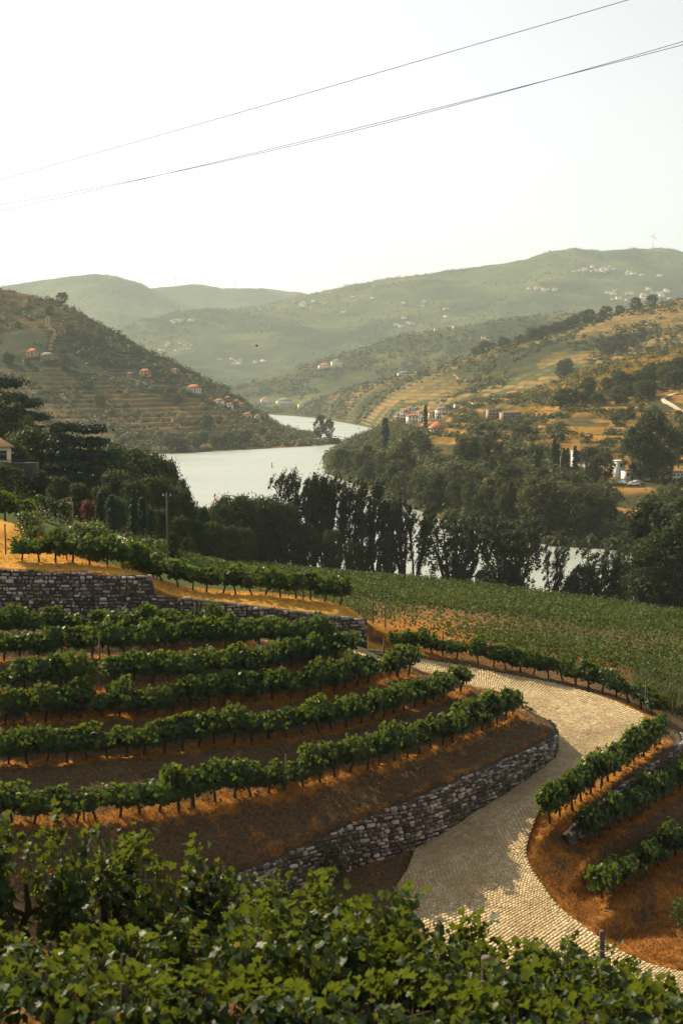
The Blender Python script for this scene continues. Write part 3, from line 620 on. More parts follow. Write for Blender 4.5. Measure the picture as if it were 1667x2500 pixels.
# ------------------------------------------------------------------ vines on the terraces
def vine_proto(seed, full=1.0, tall=1.4, n=560):
    rng = np.random.default_rng(seed); root = empty('grapevine', (0, 0, 0))
    hb = rng.uniform(.5, .62); b = rng.uniform(-.12, .12)
    mb = MB().tube([(0, 0, -.12), (b*.4, rng.uniform(-.04, .04), .15), (b, rng.uniform(-.06, .06), .36), (b*.5, 0, hb), (b*.3, 0, hb+.25)], [.052, .045, .04, .036, .02], 6)
    for sgn in (-1, 1): mb.tube([(b*.5, 0, hb-.03), (sgn*.25, rng.uniform(-.05, .05), hb+.10), (sgn*.5, 0, hb+.14)], [.024, .018, .012], 5)
    mb.build('trunk', M['vinewood'], root)
    # shoots: leaves strung along them
    C = []; ns = 16
    for k in range(ns):
        x0 = rng.uniform(-.44, .44); top = rng.uniform(.72, 1.0)*tall+(.16 if rng.random() < .2 else 0); L = int(n*full/ns)
        t = rng.uniform(0, 1, L)**.85; y0 = rng.normal(0, .06); yb = rng.normal(0, .22)
        x = x0+rng.normal(0, .09, L)+(t-.5)*rng.uniform(-.25, .25); z = hb-.12+t*(top-hb+.05); y = y0+yb*np.sin(t*pi*.8)+rng.normal(0, .11, L)*(1.15-.4*t)
        C.append(np.stack([x, y, z], -1))
    C = np.concatenate(C); C[:, 2] += rng.normal(0, .03, len(C)); C[:, 2] = np.maximum(C[:, 2], .38+rng.uniform(0, .12, len(C)))
    N = np.stack([rng.normal(0, .5, len(C)), C[:, 1]*5+rng.normal(0, .5, len(C)), .55+rng.normal(0, .4, len(C))], -1)
    V, F = leaves(C, N, rng.uniform(.055, .105, len(C)), rng, .9)
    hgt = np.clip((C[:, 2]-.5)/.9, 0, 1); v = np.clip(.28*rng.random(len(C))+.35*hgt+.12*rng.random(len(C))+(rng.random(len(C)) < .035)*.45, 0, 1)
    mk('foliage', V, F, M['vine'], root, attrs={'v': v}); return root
VP = [vine_proto(100+k, f, t) for k, (f, t) in enumerate(((1.15, 1.42), (1.0, 1.35), (1.2, 1.5), (.9, 1.38), (1.1, 1.3), (.55, 1.3), (.75, 1.45)))]
POSTP = empty('vine_post', (0, 0, 0))
MB().tube([(0, 0, -.3), (0, 0, .8), (.01, 0, 1.62)], [.045, .042, .04], 8).build('shaft', M['post'], POSTP)
MB().tube([(-.06, .043, 1.25), (.06, .043, 1.25)], [.006, .006], 4).build('wire_staple', M['metal'], POSTP)
vr = np.random.default_rng(21); NV = 0
def vine_row(line, label, group, step=.86, gaps=(), sparse=.1, start=0, rev=False, hs=1.0, posts=()):
    """individual vines along a plan line; label has {} for the ordinal"""
    global NV
    L = resample(line, step); tgs = np.gradient(L[:, :2], axis=0); k = 0
    order = range(len(L)) if not rev else range(len(L)-1, -1, -1)
    for i in order:
        x, y = L[i, :2]; px, py = proj(np.array((x, y, gz(x, y)+.8)))
        if px < -45 or px > 1705: continue
        if any(a < px < b for a, b in gaps): continue
        k += 1; NV += 1
        p = VP[int(vr.choice(7, p=[.19, .19, .19, .17, .16, .04, .06]) if vr.random() > sparse else vr.choice([5, 6, 3]))]
        a = math.atan2(tgs[i, 1], tgs[i, 0])+(pi if vr.random() < .5 else 0)+vr.normal(0, .06)
        s = vr.uniform(.95, 1.1)*hs*1.18
        x += vr.normal(0, .04); y += vr.normal(0, .04)
        inst(p, (x, y, gz(x, y)), a, (s*vr.uniform(1.0, 1.2), s*vr.uniform(.9, 1.2), s*vr.uniform(.80, 1.15)), label.format(ordn(k)), group, 'grapevine')
def post(px, Y, label, h=1.0, dz=0):
    x = XY(px, Y, ZC-Y*.22); z = gz(x, Y); x = XY(px, Y, z)
    inst(POSTP, (x, Y, gz(x, Y)+dz), vr.uniform(0, 6), (1, 1, h), label, 'wooden posts in the vine rows', 'post')
vine_row(ROWL['A'], '{} grapevine from the left in the row just above the lower stone wall', 'vines of the lowest terrace row')
vine_row(ROWL['B'], '{} grapevine from the left in the second terrace row above the wall', 'vines of the second terrace row', gaps=((1098, 1112),))
vine_row(ROWL['C'], '{} grapevine from the left in the third terrace row above the wall', 'vines of the third terrace row', gaps=((918, 946),), sparse=.14)
vine_row(ROWL['D'], '{} grapevine from the left in the fourth terrace row above the wall', 'vines of the fourth terrace row', gaps=((195, 272),), sparse=.2)
vine_row(ROWL['E'], '{} grapevine from the left in the fifth terrace row below the tall wall', 'vines of the fifth terrace row', gaps=((224, 250), (446, 466)))
vine_row(ROWL['F'], '{} grapevine from the left in the row at the foot of the tall wall', 'vines at the foot of the tall wall', gaps=((192, 205),), sparse=.15)
vine_row(ROWL['R1'], '{} grapevine from the near end of the row bordering the road bend', 'vines of the row bordering the road bend', hs=1.06)
vine_row(ROWL['R2'], '{} grapevine from the near end of the second row right of the road', 'vines of the second row right of the road')
vine_row(ROWL['R3'], '{} grapevine from the near end of the lowest row right of the road', 'vines of the lowest row right of the road')
G1 = crom([XYd(px, Y, 12) for px, Y in ((398, 70.6), (450, 70.8), (520, 71.0), (633, 71.3), (730, 71.6), (850, 72.0))], 8)
vine_row(G1, '{} grapevine from the left in the row on the stepped-down wall terrace', 'vines above the stepped wall', sparse=.4)
G2 = crom([XYd(px, Y, 10) for px, Y in ((55, 69.9), (130, 70.0), (200, 70.2), (300, 70.4), (366, 70.6))], 8)
vine_row(G2, '{} grapevine from the left on the golden ledge above the tall wall', 'vines on the ledge above the tall wall', step=.95, gaps=((157, 176), (266, 284)), sparse=.05)
G3 = crom([XYd(px, Y, 11) for px, Y in ((168, 80.5), (200, 80.5), (245, 80))], 8)
vine_row(G3, '{} grapevine from the left on the golden slope beside the garden path', 'vines on the golden slope', hs=1.25)
G4 = crom([XYd(px, Y, 9) for px, Y in ((-30, 86), (20, 86), (78, 85.5))], 8)
vine_row(G4, '{} grapevine from the left along the crest of the golden mound', 'vines on the crest of the golden mound', hs=1.2, step=1.3)
H1 = np.array([ROUT[i]+np.array((*(unit((ROUT[i]-RIN[i])[:2])*.95), 0)) for i in range(14*7+4, 14*12, 3)])
vine_row(H1, '{} grapevine from the left along the outer edge of the road bend', 'vines along the outer road edge', sparse=.3)
H2 = np.array([ROUT[i]+np.array((*(unit((ROUT[i]-RIN[i])[:2])*1.3), 0)) for i in range(14*5+8, 14*7+3, 3)])
vine_row(H2, '{} grapevine from the left beside the road near the end of the tall wall', 'vines beside the upper road', sparse=.6, hs=.85)
for px, Y, lb, h in ((245, 59.6, 'dark post standing in the gap of the fourth terrace row', 1.05), (478, 64.6, 'post among vines at the foot of the tall wall', 1.1), (740, 71.4, 'post rising from the vine row above the stepped wall', 1.1),
    (15, 71.2, 'leftmost post on the golden ledge above the tall wall', 1.1), (164, 71.2, 'post between vines on the golden ledge above the tall wall', 1.1), (297, 70.9, 'post at the right end of the golden ledge row', 1.05), (1080, 73.6, 'dark post by the upper road near the wall end', 1.0),
    (1574, 69.6, 'dark post at the outer edge of the road bend', 1.15), (1096, 66.2, 'post at the road end of the second terrace row', 1.0), (937, 65.8, 'post at the gap near the end of the third terrace row', .95),
    (1430, 55.2, 'post at the near end of the second row right of road', .95), (155, 82, 'thin post on the golden slope near the garden', 1.5), (910, 74, 'post on dry slope right of the tall wall end', 1.2), (940, 75.5, 'slanting post on the dry slope beyond the road', 1.2)):
    post(px, Y, lb, h)
for rk, nm in (('A', 'lowest terrace row'), ('B', 'second terrace row'), ('C', 'third terrace row'), ('D', 'fourth terrace row'), ('E', 'fifth terrace row'), ('R1', 'row bordering the road bend'), ('R2', 'second row right of the road')):
    kk = 0
    for q in resample(ROWL[rk], 4.6)[1:]:
        if not -20 < proj(np.array((q[0], q[1], q[2])))[0] < 1680: continue
        kk += 1; inst(POSTP, (q[0], q[1], gz(q[0], q[1])-.05), vr.uniform(0, 6), (1, 1, vr.uniform(.88, 1.05)), '%s wooden post from the left in the %s' % (ordn(kk), nm), 'posts in the '+nm, 'post')
# ------------------------------------------------------------------ the lower vineyard: rows too many to count
rng = np.random.default_rng(33); ang = math.atan2(-42, 57); dv = np.array((cos(ang), sin(ang))); nvv = np.array((-dv[1], dv[0]))
C = []; SZ = []; PO = []
for k in range(-40, 90):
    o = np.array((10., 110.))+nvv*k*3.7
    s = np.arange(-110, 110, .42)+rng.uniform(0, .5); q = o+s[:, None]*dv; x, y = q[:, 0], q[:, 1]
    ys = np.interp(x, SHX, SHY)-16
    dl = np.interp(y, [74, 90, 120, 150, 250], [1.5, -3, -13, -19.5, -60]); e = np.interp(x, [0, 4, 20, 60], [73, 75, 76, 72])
    ok = (y < ys) & (x > dl) & (x < y*.36+4) & (y > e+2)
    ok &= ~((y < 86) & (x < 6))
    x, y = x[ok], y[ok]
    if not len(x): continue
    px, py = proj(np.stack([x, y, ground(x, y, False)], -1)); patch = np.exp(-((px-1010)/170)**2-((py-1545)/45)**2)
    keep = rng.random(len(x)) > np.clip(.05+.8*patch+.22*(fbm(x*.09, y*.09, 77) > .60)*(y < 130), 0, .96)
    x, y = x[keep], y[keep]
    for xx, yy in zip(x, y): C.append((xx, yy)); SZ.append(1)
C = np.array(C); z = ground(C[:, 0], C[:, 1], False)
nl = np.where(C[:, 1] < 110, 26, np.where(C[:, 1] < 160, 15, 9)); idx = np.repeat(np.arange(len(C)), nl); n = len(idx)
al = rng.normal(0, .28, n); pe = rng.normal(0, .27, n); P_ = np.stack([C[idx, 0]+al*dv[0]+pe*nvv[0], C[idx, 1]+al*dv[1]+pe*nvv[1], z[idx]+rng.uniform(.25, 1.5, n)], -1)
sz = np.interp(P_[:, 1], [70, 110, 160, 250], [.085, .11, .16, .22])*rng.uniform(.8, 1.3, n)
V, F = leaves(P_, np.stack([rng.normal(0, .6, n), rng.normal(0, .6, n), .7+rng.normal(0, .3, n)], -1), sz, rng, .9)
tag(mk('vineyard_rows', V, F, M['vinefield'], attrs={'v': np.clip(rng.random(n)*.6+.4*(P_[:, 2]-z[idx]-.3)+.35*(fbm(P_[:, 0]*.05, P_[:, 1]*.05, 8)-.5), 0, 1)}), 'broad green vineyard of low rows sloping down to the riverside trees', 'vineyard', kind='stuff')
# dry grass tufts
def tufts(name, x, y, h, n_bl, mat, rng, spread=.12, wid=.012, parent=None):
    idx = np.repeat(np.arange(len(x)), n_bl); n = len(idx); bx = x[idx]+rng.normal(0, spread, n); by = y[idx]+rng.normal(0, spread, n)
    bz = ground(bx, by)-.02; a = rng.uniform(0, 2*pi, n); hh = h[idx]*rng.uniform(.4, 1.2, n); ln = rng.uniform(.2, 1.0, n)*hh; wd = wid*rng.uniform(.7, 1.6, n)*(1+bz*0)
    b = np.stack([bx, by, bz], -1); t = np.stack([-np.sin(a), np.cos(a), 0*a], -1)*wd[:, None]; m_ = b+np.stack([np.cos(a)*ln*.3, np.sin(a)*ln*.3, hh*.6], -1); e = b+np.stack([np.cos(a)*ln, np.sin(a)*ln, hh], -1)
    V = np.stack([b-t, b+t, m_+t*.7, m_-t*.7, e], 1).reshape(-1, 3); i = 5*np.arange(n)[:, None]
    return mk(name, V, [i+np.array([[0, 1, 2, 3]]), i+np.array([[3, 2, 4]])], mat, parent, attrs={'v': np.concatenate([rng.random(n)]*2)})
rng = np.random.default_rng(44)
gxs = []; gys = []
for k in ('A', 'B', 'C', 'D', 'E', 'R1', 'R2', 'R3'):
    L = resample(ROWL[k], .07); m = len(L); gxs.append(L[:, 0]+rng.normal(0, .38, m)); gys.append(L[:, 1]+rng.normal(0, .38, m))
tx = rng.uniform(-22, 3, 6000); ty = rng.uniform(68.7, 86, 6000); tag(tufts('golden_grass', tx, ty, np.full(6000, .18), 7, M['goldgrass'], rng, .1, .011), 'golden dry grass on the ledge above the tall wall', 'dry grass', kind='stuff')
tx = rng.uniform(2, 12, 500); ty = 70+rng.uniform(1.5, 9, 500); gxs.append(tx); gys.append(ty)
tx = rng.uniform(5, 17, 4200); ty = rng.uniform(45, 56, 4200); k = ~inpoly(tx, ty, ROADPOLY) & ~inpoly(tx, ty, IPOLY); gxs.append(tx[k]); gys.append(ty[k])
tx = rng.uniform(1.5, 30, 3500); ty = rng.uniform(72, 110, 3500); k = ~inpoly(tx, ty, ROADPOLY); gxs.append(tx[k]); gys.append(ty[k])
gx_ = np.concatenate(gxs); gy_ = np.concatenate(gys); k = ~inpoly(gx_, gy_, ROADPOLY); gx_, gy_ = gx_[k], gy_[k]
tag(tufts('dry_grass', gx_, gy_, np.full(len(gx_), .17), 7, M['drygrass'], rng, .1, .011), 'tufts of sun-dried orange grass under the vines', 'dry grass', kind='stuff')
# sparse weeds on the bare banks
tx = rng.uniform(-20, 12, 9000); ty = rng.uniform(44, 68, 9000); k = inpoly(tx, ty, IPOLY); M['weed'] = leafmat('bank_weed', [(0, (.07, .045, .022)), (.6, (.16, .10, .045)), (1, (.26, .18, .08))], .2, (.2, .13, .05), rnd=0)
tag(tufts('bank_weeds', tx[k], ty[k], np.full(k.sum(), .13), 6, M['weed'], rng, .09, .012), 'thin brown weeds on the bare terrace banks', 'weeds', kind='stuff')

# weeds along the road edges, stones and clods on the banks
E = np.concatenate([resample(RIN[14*3:], .08), resample(ROUT[14*5:], .08)]); n = len(E); ex = E[:, 0]+rng.normal(0, .13, n); ey = E[:, 1]+rng.normal(0, .13, n); k = vn(ex*.8, ey*.8, 4) > .4
def surf(x, y):
    return np.maximum(ground(x, y), ground(x, y, False))
tag(tufts('verge_weeds', ex[k], ey[k], np.full(k.sum(), .12), 6, M['drygrass'], rng, .06, .01), 'dry weeds along the edges of the cobbled road', 'weeds', kind='stuff')
cx = np.concatenate([rng.uniform(-20, 12, 9000), rng.uniform(4, 18, 3500), rng.uniform(-21, 2, 900)]); cy = np.concatenate([rng.uniform(44, 68, 9000), rng.uniform(45, 66, 3500), rng.uniform(68.8, 84, 900)])
k = ~inpoly(cx, cy, ROADPOLY); cx, cy = cx[k], cy[k]; n = len(cx); cz = ground(cx, cy); sz = .018+.05*rng.random(n)**3
oc = np.array([(1, 0, 0), (-1, 0, 0), (0, 1, 0), (0, -1, 0), (0, 0, .8), (0, 0, -.6)]); of = np.array([(0, 2, 4), (2, 1, 4), (1, 3, 4), (3, 0, 4), (2, 0, 5), (1, 2, 5), (3, 1, 5), (0, 3, 5)])
V = oc[None]*sz[:, None, None]*rng.uniform(.5, 1.4, (n, 6, 1))+np.stack([cx, cy, cz], -1)[:, None]
M['clod'] = stonemat('bank_stone', [(0, (.06, .04, .025)), (.6, (.13, .085, .05)), (.9, (.22, .16, .11)), (1, (.4, .34, .27))], .4, 12)
tag(mk('bank_stones', V.reshape(-1, 3), (of[None]+6*np.arange(n)[:, None, None]).reshape(-1, 3), M['clod'], attrs={'v': np.repeat(rng.random(n), 8)}), 'small stones and clods strewn over the terrace banks', 'stones', kind='stuff')
# ------------------------------------------------------------------ trees
def tree_proto(kind, seed, mat, H=15, R=5, nclump=90, per=45, lsz=.3, base=.15, lean=0.0, clump=1.0, multi=1):
    rng = np.random.default_rng(seed); root = empty({'poplar': 'poplar_tree', 'cedar': 'cedar_tree', 'cypress': 'cypress_tree'}.get(kind, 'tree'), (0, 0, 0)); mb = MB(); C = []; CR = []
    tops = []
    for s in range(multi):
        a = rng.uniform(0, 6.28); sp = .12*R*(multi > 1); b = np.array((cos(a)*sp, sin(a)*sp, 0)); a = 2*pi*(s+.5*rng.random())/multi; e = np.array((cos(a)*R*.8*(multi > 1)+lean*H*.3, sin(a)*R*.6*(multi > 1), H*rng.uniform(.72, .97)))
        pts = [b+(0, 0, -.6)]+[b+(e-b)*t+np.array((*(rng.normal(0, .03*H*t*.5, 2)), 0)) for t in (.15, .4, .7, 1)]
        mb.tube(pts, np.array([.030, .024, .018, .010, .003])*H*(.75 if multi > 1 else 1), 7); tops.append(pts)
    for k in range(nclump):
        t = base+(1-base)*rng.random()**(.85 if kind != 'cypress' else 1.0)
        if kind == 'poplar': t = base+(1-base)*rng.random()**.72
        if kind == 'round': rad = R*np.sqrt(max(.02, 1-((t-.58)/.46)**2))
        elif kind == 'poplar': rad = R*.40*(.25+.75*np.sin(pi*min(1, max(0, t*.72+.14))))
        elif kind == 'cedar': lay = np.round(t*9)/9; t = lay+rng.normal(0, .008); rad = R*(1.05-.8*t)*(.8+.2*np.sin(k))
        elif kind == 'cypress': rad = R*np.sin(pi*np.clip(.12+.86*t, 0, 1))**.7
        else: rad = R*(.5+.5*np.sin(pi*t))
        a = rng.uniform(0, 2*pi); q = np.sqrt(rng.uniform(.05 if kind != 'round' else .25, 1)); rad *= .8+.4*vn(np.array([a*1.5+seed]), np.array([t*4.0]), seed)[0]
        si = rng.integers(multi); st = tops[si]; ax = st[1]+(st[4]-st[1])*t
        c = np.array((ax[0]*(multi > 1 or lean != 0)+cos(a)*rad*q+lean*H*t*t*.25*(multi == 1), ax[1]*(multi > 1)+sin(a)*rad*q, t*H*.97)); C.append(c); CR.append(clump*rng.uniform(.65, 1.25))
        if k % 3 == 0 and kind != 'cypress':
            p0 = st[1]+(st[4]-st[1])*max(0, t-.12) if kind == 'poplar' else np.array((ax[0] if (multi > 1 or lean != 0) else 0, ax[1] if multi > 1 else 0, max(.12*H, c[2]-rad*q*(.75 if kind != 'cedar' else .1))))
            mb.tube([p0, (p0+c)/2+rng.normal(0, .03*R, 3), c], np.array([.008, .005, .002])*H, 4)
    C = np.array(C); CR = np.array(CR); n = nclump*per; idx = np.repeat(np.arange(nclump), per)
    off = rng.normal(0, .45, (n, 3)); off *= np.array((1, 1, .28 if kind == 'cedar' else .75)) if kind != 'poplar' else np.array((.5, .5, 1.2))
    if lean and kind == 'poplar': off[:, 0] += off[:, 2]*.55
    Pn = C[idx]+off*CR[idx][:, None]; N = off+np.array((0, 0, .45))+rng.normal(0, .35, (n, 3)); Pn[:, 2] = np.maximum(Pn[:, 2], .25+rng.random(n)*.5)
    V, F = leaves(Pn, N, lsz*rng.uniform(.65, 1.35, n), rng, .7)
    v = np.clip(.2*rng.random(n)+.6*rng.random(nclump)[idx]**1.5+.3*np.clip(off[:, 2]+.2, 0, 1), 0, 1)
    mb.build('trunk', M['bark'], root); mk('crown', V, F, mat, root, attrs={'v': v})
    root['H'] = H; return root
TP = {}
for i in range(5): TP['poplar%d' % i] = tree_proto('poplar', 200+i, M['riverleaf'], 17, 3.3, 140, 44, .18, .16, lean=.08+.06*i, clump=.75+.1*(i % 3), multi=(4, 5, 3, 6, 4)[i])
for i in range(2): TP['fan%d' % i] = tree_proto('poplar', 210+i, M['riverleaf'], 13, 4.6, 160, 42, .17, .12, lean=.3, clump=.85, multi=7)
for i in range(3): TP['dark%d' % i] = tree_proto('round', 220+i, M['broad'], 15, 5.6, 180, 60, .24, .10, clump=1.45)
for i in range(2): TP['cedar%d' % i] = tree_proto('cedar', 230+i, M['cedar'], 18, 7.5, 230, 46, .32, .14, clump=1.7)
for i in range(2): TP['cyp%d' % i] = tree_proto('cypress', 240+i, M['cedar'], 11, 1.0, 110, 30, .2, .02, clump=.6)
for i in range(4): TP['bank%d' % i] = tree_proto('round', 250+i, M['bank'], 11, 4.3, 95, 44, .25, .10, clump=1.2)
for i in range(2): TP['wind%d' % i] = tree_proto('poplar', 260+i, M['bank'], 14, 3.6, 100, 40, .24, .04, lean=.35, clump=1.2, multi=4)
for i in range(2): TP['olive%d' % i] = tree_proto('round', 270+i, M['olive'], 5, 2.4, 40, 20, .32, .16, clump=.8)
for i in range(2): TP['shrub%d' % i] = tree_proto('round', 280+i, M['vine'], 2.6, 1.25, 60, 26, .10, .12, clump=.55)
TP['redtree'] = tree_proto('round', 290, M['redleaf'], 7, 2.4, 70, 30, .24, .12, clump=.9)
for k in TP:
    for c in TP[k].children: c.hide_render = False
tr = np.random.default_rng(55)
def tree(kind, loc, H, label, group, wide=1.0, cat=None, rz=None):
    p = TP[kind]; s = H/p['H']; leank = kind[:3] in ('pop', 'fan', 'win')
    cat = cat or ('cypress' if kind[:3] == 'cyp' else 'poplar' if leank else 'cedar' if kind[0] == 'c' else 'tree')
    rz = rz if rz is not None else (tr.normal(0, .9) if leank else tr.uniform(0, 6.28))
    o = inst(p, loc, rz, (s*wide, s*wide, s), label, group, cat); del o['H']; return o
def near_tree(kind, px, Y, top, label, group, wide=1.0, sink=0):
    x = XY(px, Y, 10); z = gz(x, Y); x = XY(px, Y, max(z, 0)); z = max(gz(x, Y), -.2)-sink
    H = ZC-Y*float(rr(top))-z; return tree(kind, (x, Y, z), H, label, group, wide)
# riverside belt between the vineyard and the water, left to right
belt = [(505, 222, 1245, 'dark0', .9), (540, 232, 1232, 'dark1', .85), (575, 236, 1222, 'dark2', .85), (612, 246, 1212, 'dark0', .9), (648, 246, 1208, 'dark1', .9), (690, 250, 1225, 'dark2', .8), (718, 262, 1152, 'fan0', .8), (735, 258, 1160, 'poplar0', .9), (766, 258, 1162, 'poplar1', .9),
 (745, 246, 1270, 'dark1', .8), (792, 258, 1170, 'poplar2', .85), (820, 258, 1176, 'poplar0', .85), (812, 246, 1285, 'dark2', .8), (850, 257, 1180, 'poplar1', .85), (884, 256, 1170, 'poplar2', .9), (868, 246, 1315, 'dark0', .75), (915, 255, 1185, 'poplar0', .9), (948, 254, 1200, 'poplar1', .9), (985, 252, 1205, 'poplar2', .95), (1012, 251, 1225, 'poplar0', .85),
 (1090, 247, 1268, 'fan0', 1.15), (1125, 246, 1285, 'fan1', 1.1), (1222, 239, 1262, 'fan0', 1.35), (1262, 237, 1285, 'fan1', 1.2), (1185, 240, 1395, 'dark2', .7), (1345, 229, 1325, 'poplar1', .9), (1395, 227, 1395, 'dark0', .8), (1425, 226, 1385, 'dark1', .85), (1455, 226, 1345, 'fan1', 1.0), (1482, 225, 1330, 'poplar2', .9), (1520, 223, 1378, 'dark2', .7), (1515, 224, 1365, 'poplar0', .7),
 (1568, 221, 1235, 'poplar1', 1.35), (1605, 219, 1205, 'poplar2', 1.5), (1640, 217, 1225, 'poplar0', 1.5), (1668, 215, 1250, 'poplar1', 1.4), (1590, 216, 1330, 'dark0', .9), (1640, 212, 1300, 'dark1', 1.0), (1705, 213, 1240, 'dark2', 1.2)]
belt = [(px, Y, top+int(tr.normal(0, 9)), ('poplar%d' % tr.integers(5) if kd[:3] == 'pop' else kd), wd*tr.uniform(.85, 1.2)) for px, Y, top, kd, wd in belt]
for k, (px, Y, top, kd, wd) in enumerate(belt):
    near_tree(kd, px, Y, top, '%s %s from the left in the riverside belt' % (ordn(k+1), 'dark spreading tree' if kd[0] == 'd' else 'tall airy wind-bent poplar'), 'trees of the riverside belt', wd)
# wood on the left
wood = [(15, 250, 925, 'cedar0', 1.0), (70, 265, 975, 'cedar1', .9), (-30, 230, 955, 'dark0', 1.0), (60, 215, 1058, 'dark1', .9), (110, 205, 1048, 'dark2', .95), (165, 200, 1035, 'cedar0', .9), (225, 205, 1038, 'cedar1', .95), (30, 190, 1080, 'dark0', .9), (258, 215, 1085, 'dark1', .8),
 (300, 245, 1098, 'dark2', .9), (335, 245, 1104, 'dark0', .9), (370, 250, 1110, 'dark1', .7), (405, 250, 1126, 'dark2', .55), (438, 240, 1172, 'dark0', .5), (290, 190, 1150, 'dark1', .8), (330, 180, 1175, 'dark0', .8), (385, 190, 1165, 'dark2', .85), (430, 195, 1190, 'dark1', .85), (445, 205, 1212, 'dark0', .6), (490, 212, 1238, 'dark2', .6),
 (100, 165, 1150, 'dark2', .9), (150, 160, 1165, 'dark0', .9), (195, 158, 1180, 'dark1', .9), (60, 172, 1140, 'cedar1', .7), (245, 160, 1190, 'dark2', .85), (280, 150, 1215, 'dark1', .8), (350, 160, 1230, 'dark0', .85), (395, 165, 1245, 'dark2', .8), (440, 172, 1262, 'dark1', .8), (475, 185, 1270, 'dark0', .8), (520, 200, 1275, 'dark1', .8), (560, 212, 1285, 'dark2', .8), (600, 222, 1290, 'dark0', .75), (420, 150, 1300, 'dark2', .7), (460, 165, 1312, 'dark0', .7)]
for k, (px, Y, top, kd, wd) in enumerate(wood):
    near_tree(kd, px, Y, top, '%s %s of the dark wood on the left bank, counted back to front' % (ordn(k+1), 'layered cedar' if kd[0] == 'c' else 'broad dense tree'), 'trees of the left wood', wd)
for k, (px, Y, top) in enumerate(((248, 125, 1195), (275, 122, 1205), (328, 122, 1215), (350, 124, 1210), (131, 112, 1300), (368, 126, 1240))):
    near_tree('cyp%d' % (k % 2), px, Y, top, '%s slim dark cypress from the left beside the garden path' % ordn(k+1), 'cypresses by the garden path', .9)
near_tree('redtree', 222, 140, 1222, 'small reddish-brown tree before the dark wood', None)
for k, (px, Y, top, wd) in enumerate(((72, 79, 1250, 1.0), (85, 77.5, 1285, .9), (215, 78, 1275, 1.1), (235, 77.5, 1290, 1.0), (350, 73, 1312, 1.2), (335, 72, 1335, 1.1), (372, 71.6, 1350, 1.0))):
    near_tree('shrub%d' % (k % 2), px, Y, top, '%s leafy bush from the left above the tall stone wall' % ordn(k+1), 'leafy bushes above the tall wall', wd)
x, y = XY(1640, 53, 19), 50.5; tree('shrub0', (x, y, gz(x, y)), 1.5, 'round dark vine bush at the right edge near the road', None, .9, 'bush')
# grey-green shrub against the lower wall
o = tree('olive0', (XY(812, 51.2, 20), 51.2, gz(XY(812, 51.2, 20), 51.2)), 1.7, 'wiry grey-green shrub against the lower stone wall', None, .75, 'shrub')
# trees of the right bank
LB = LAY['right_bank']; LH = LAY['left_hillside']; LR = LAY['right_hillside']; LM = LAY['middle_hill']
clear = [(1050, 1030, 60, 22), (1110, 1100, 50, 22), (1400, 1110, 40, 40), (1500, 1150, 50, 45), (1560, 1195, 60, 30), (1530, 1240, 40, 30), (1220, 1010, 60, 22), (1320, 1005, 60, 14), (1640, 985, 50, 25), (1440, 1040, 60, 25), (1590, 1040, 70, 25), (1050, 1080, 60, 14), (1640, 1160, 35, 22)]
def isclear(px, py): return any(((px-a)/c)**2+((py-b)/d)**2 < 1 for a, b, c, d in clear)
k = 0; shore = []
for px in np.arange(818, 1440, 15.5):
    Yp = float(np.interp(px, [760, 850, 950, 1050, 1150, 1280, 1400, 1524], [672, 566, 471, 416, 379, 345, 333, 325]))
    shore.append((px+tr.normal(0, 4), Yp+tr.uniform(0, 14)))
for px, Yp in shore:
    k += 1; i = int(np.interp(px, LB.u, np.arange(len(LB.u)))); c = LB.V[i]; j = int(np.argmin(np.abs(c[:, 1]-Yp))); z = c[j, 2]
    H = float(np.interp(px, [800, 850, 960, 1100, 1300, 1440], [10, 11, 11, 12, 14, 12]))*tr.uniform(.8, 1.15)
    tree(tr.choice(['bank0', 'bank1', 'bank2', 'wind0', 'wind1']), (XY(px, c[j, 1], z), c[j, 1], z-.3), H, '%s tree from the left along the opposite shore below the hamlet' % ordn(k), 'trees along the opposite shore', tr.uniform(.85, 1.15))
pts = []
while len(pts) < 54:
    px = tr.uniform(850, 1667); lo = np.interp(px, [850, 1000, 1200, 1450, 1667], [1125, 1100, 1030, 1005, 965]); hi = np.interp(px, [850, 1000, 1200, 1450, 1667], [1160, 1200, 1280, 1290, 1280])
    py = tr.uniform(lo, hi)
    if isclear(px, py) or any((px-a)**2/2+(py-b)**2 < 60 for a, b in pts): continue
    pts.append((px, py))
pts.sort(key=lambda q: q[0])
for k, (px, py) in enumerate(pts):
    p = LB.at(px, py); H = tr.uniform(6, 11) if py > 1080 else tr.uniform(4, 7)
    tree(tr.choice(['bank0', 'bank1', 'bank2', 'bank3', 'wind0', 'wind1'] if py > 1110 else ['bank0', 'bank1', 'bank2', 'bank3', 'olive0', 'olive1']), p-(0, 0, .4), H, '%s tree from the left on the wooded slope across the river' % ordn(k+1), 'trees on the slope across the river', tr.uniform(.9, 1.3))
for k, (px, py, h) in enumerate(((1038, 1048, 15), (940, 1098, 17), (1352, 1152, 13), (1360, 1150, 11), (1375, 1150, 9), (1384, 1150, 9), (1402, 1152, 10), (1409, 1150, 8), (1430, 1160, 6))):
    tree('cyp%d' % (k % 2), LB.at(px, py), h, '%s pointed dark cypress from the left across the river' % ordn([1038, 940].index(px)+1 if px in (1038, 940) else k+1) if k > 1 else ('pointed cypress rising beside the orange-roofed villa' if k == 0 else 'broad dark cypress near the opposite shore'), 'cypresses across the river', 1.2 if k == 1 else .9)
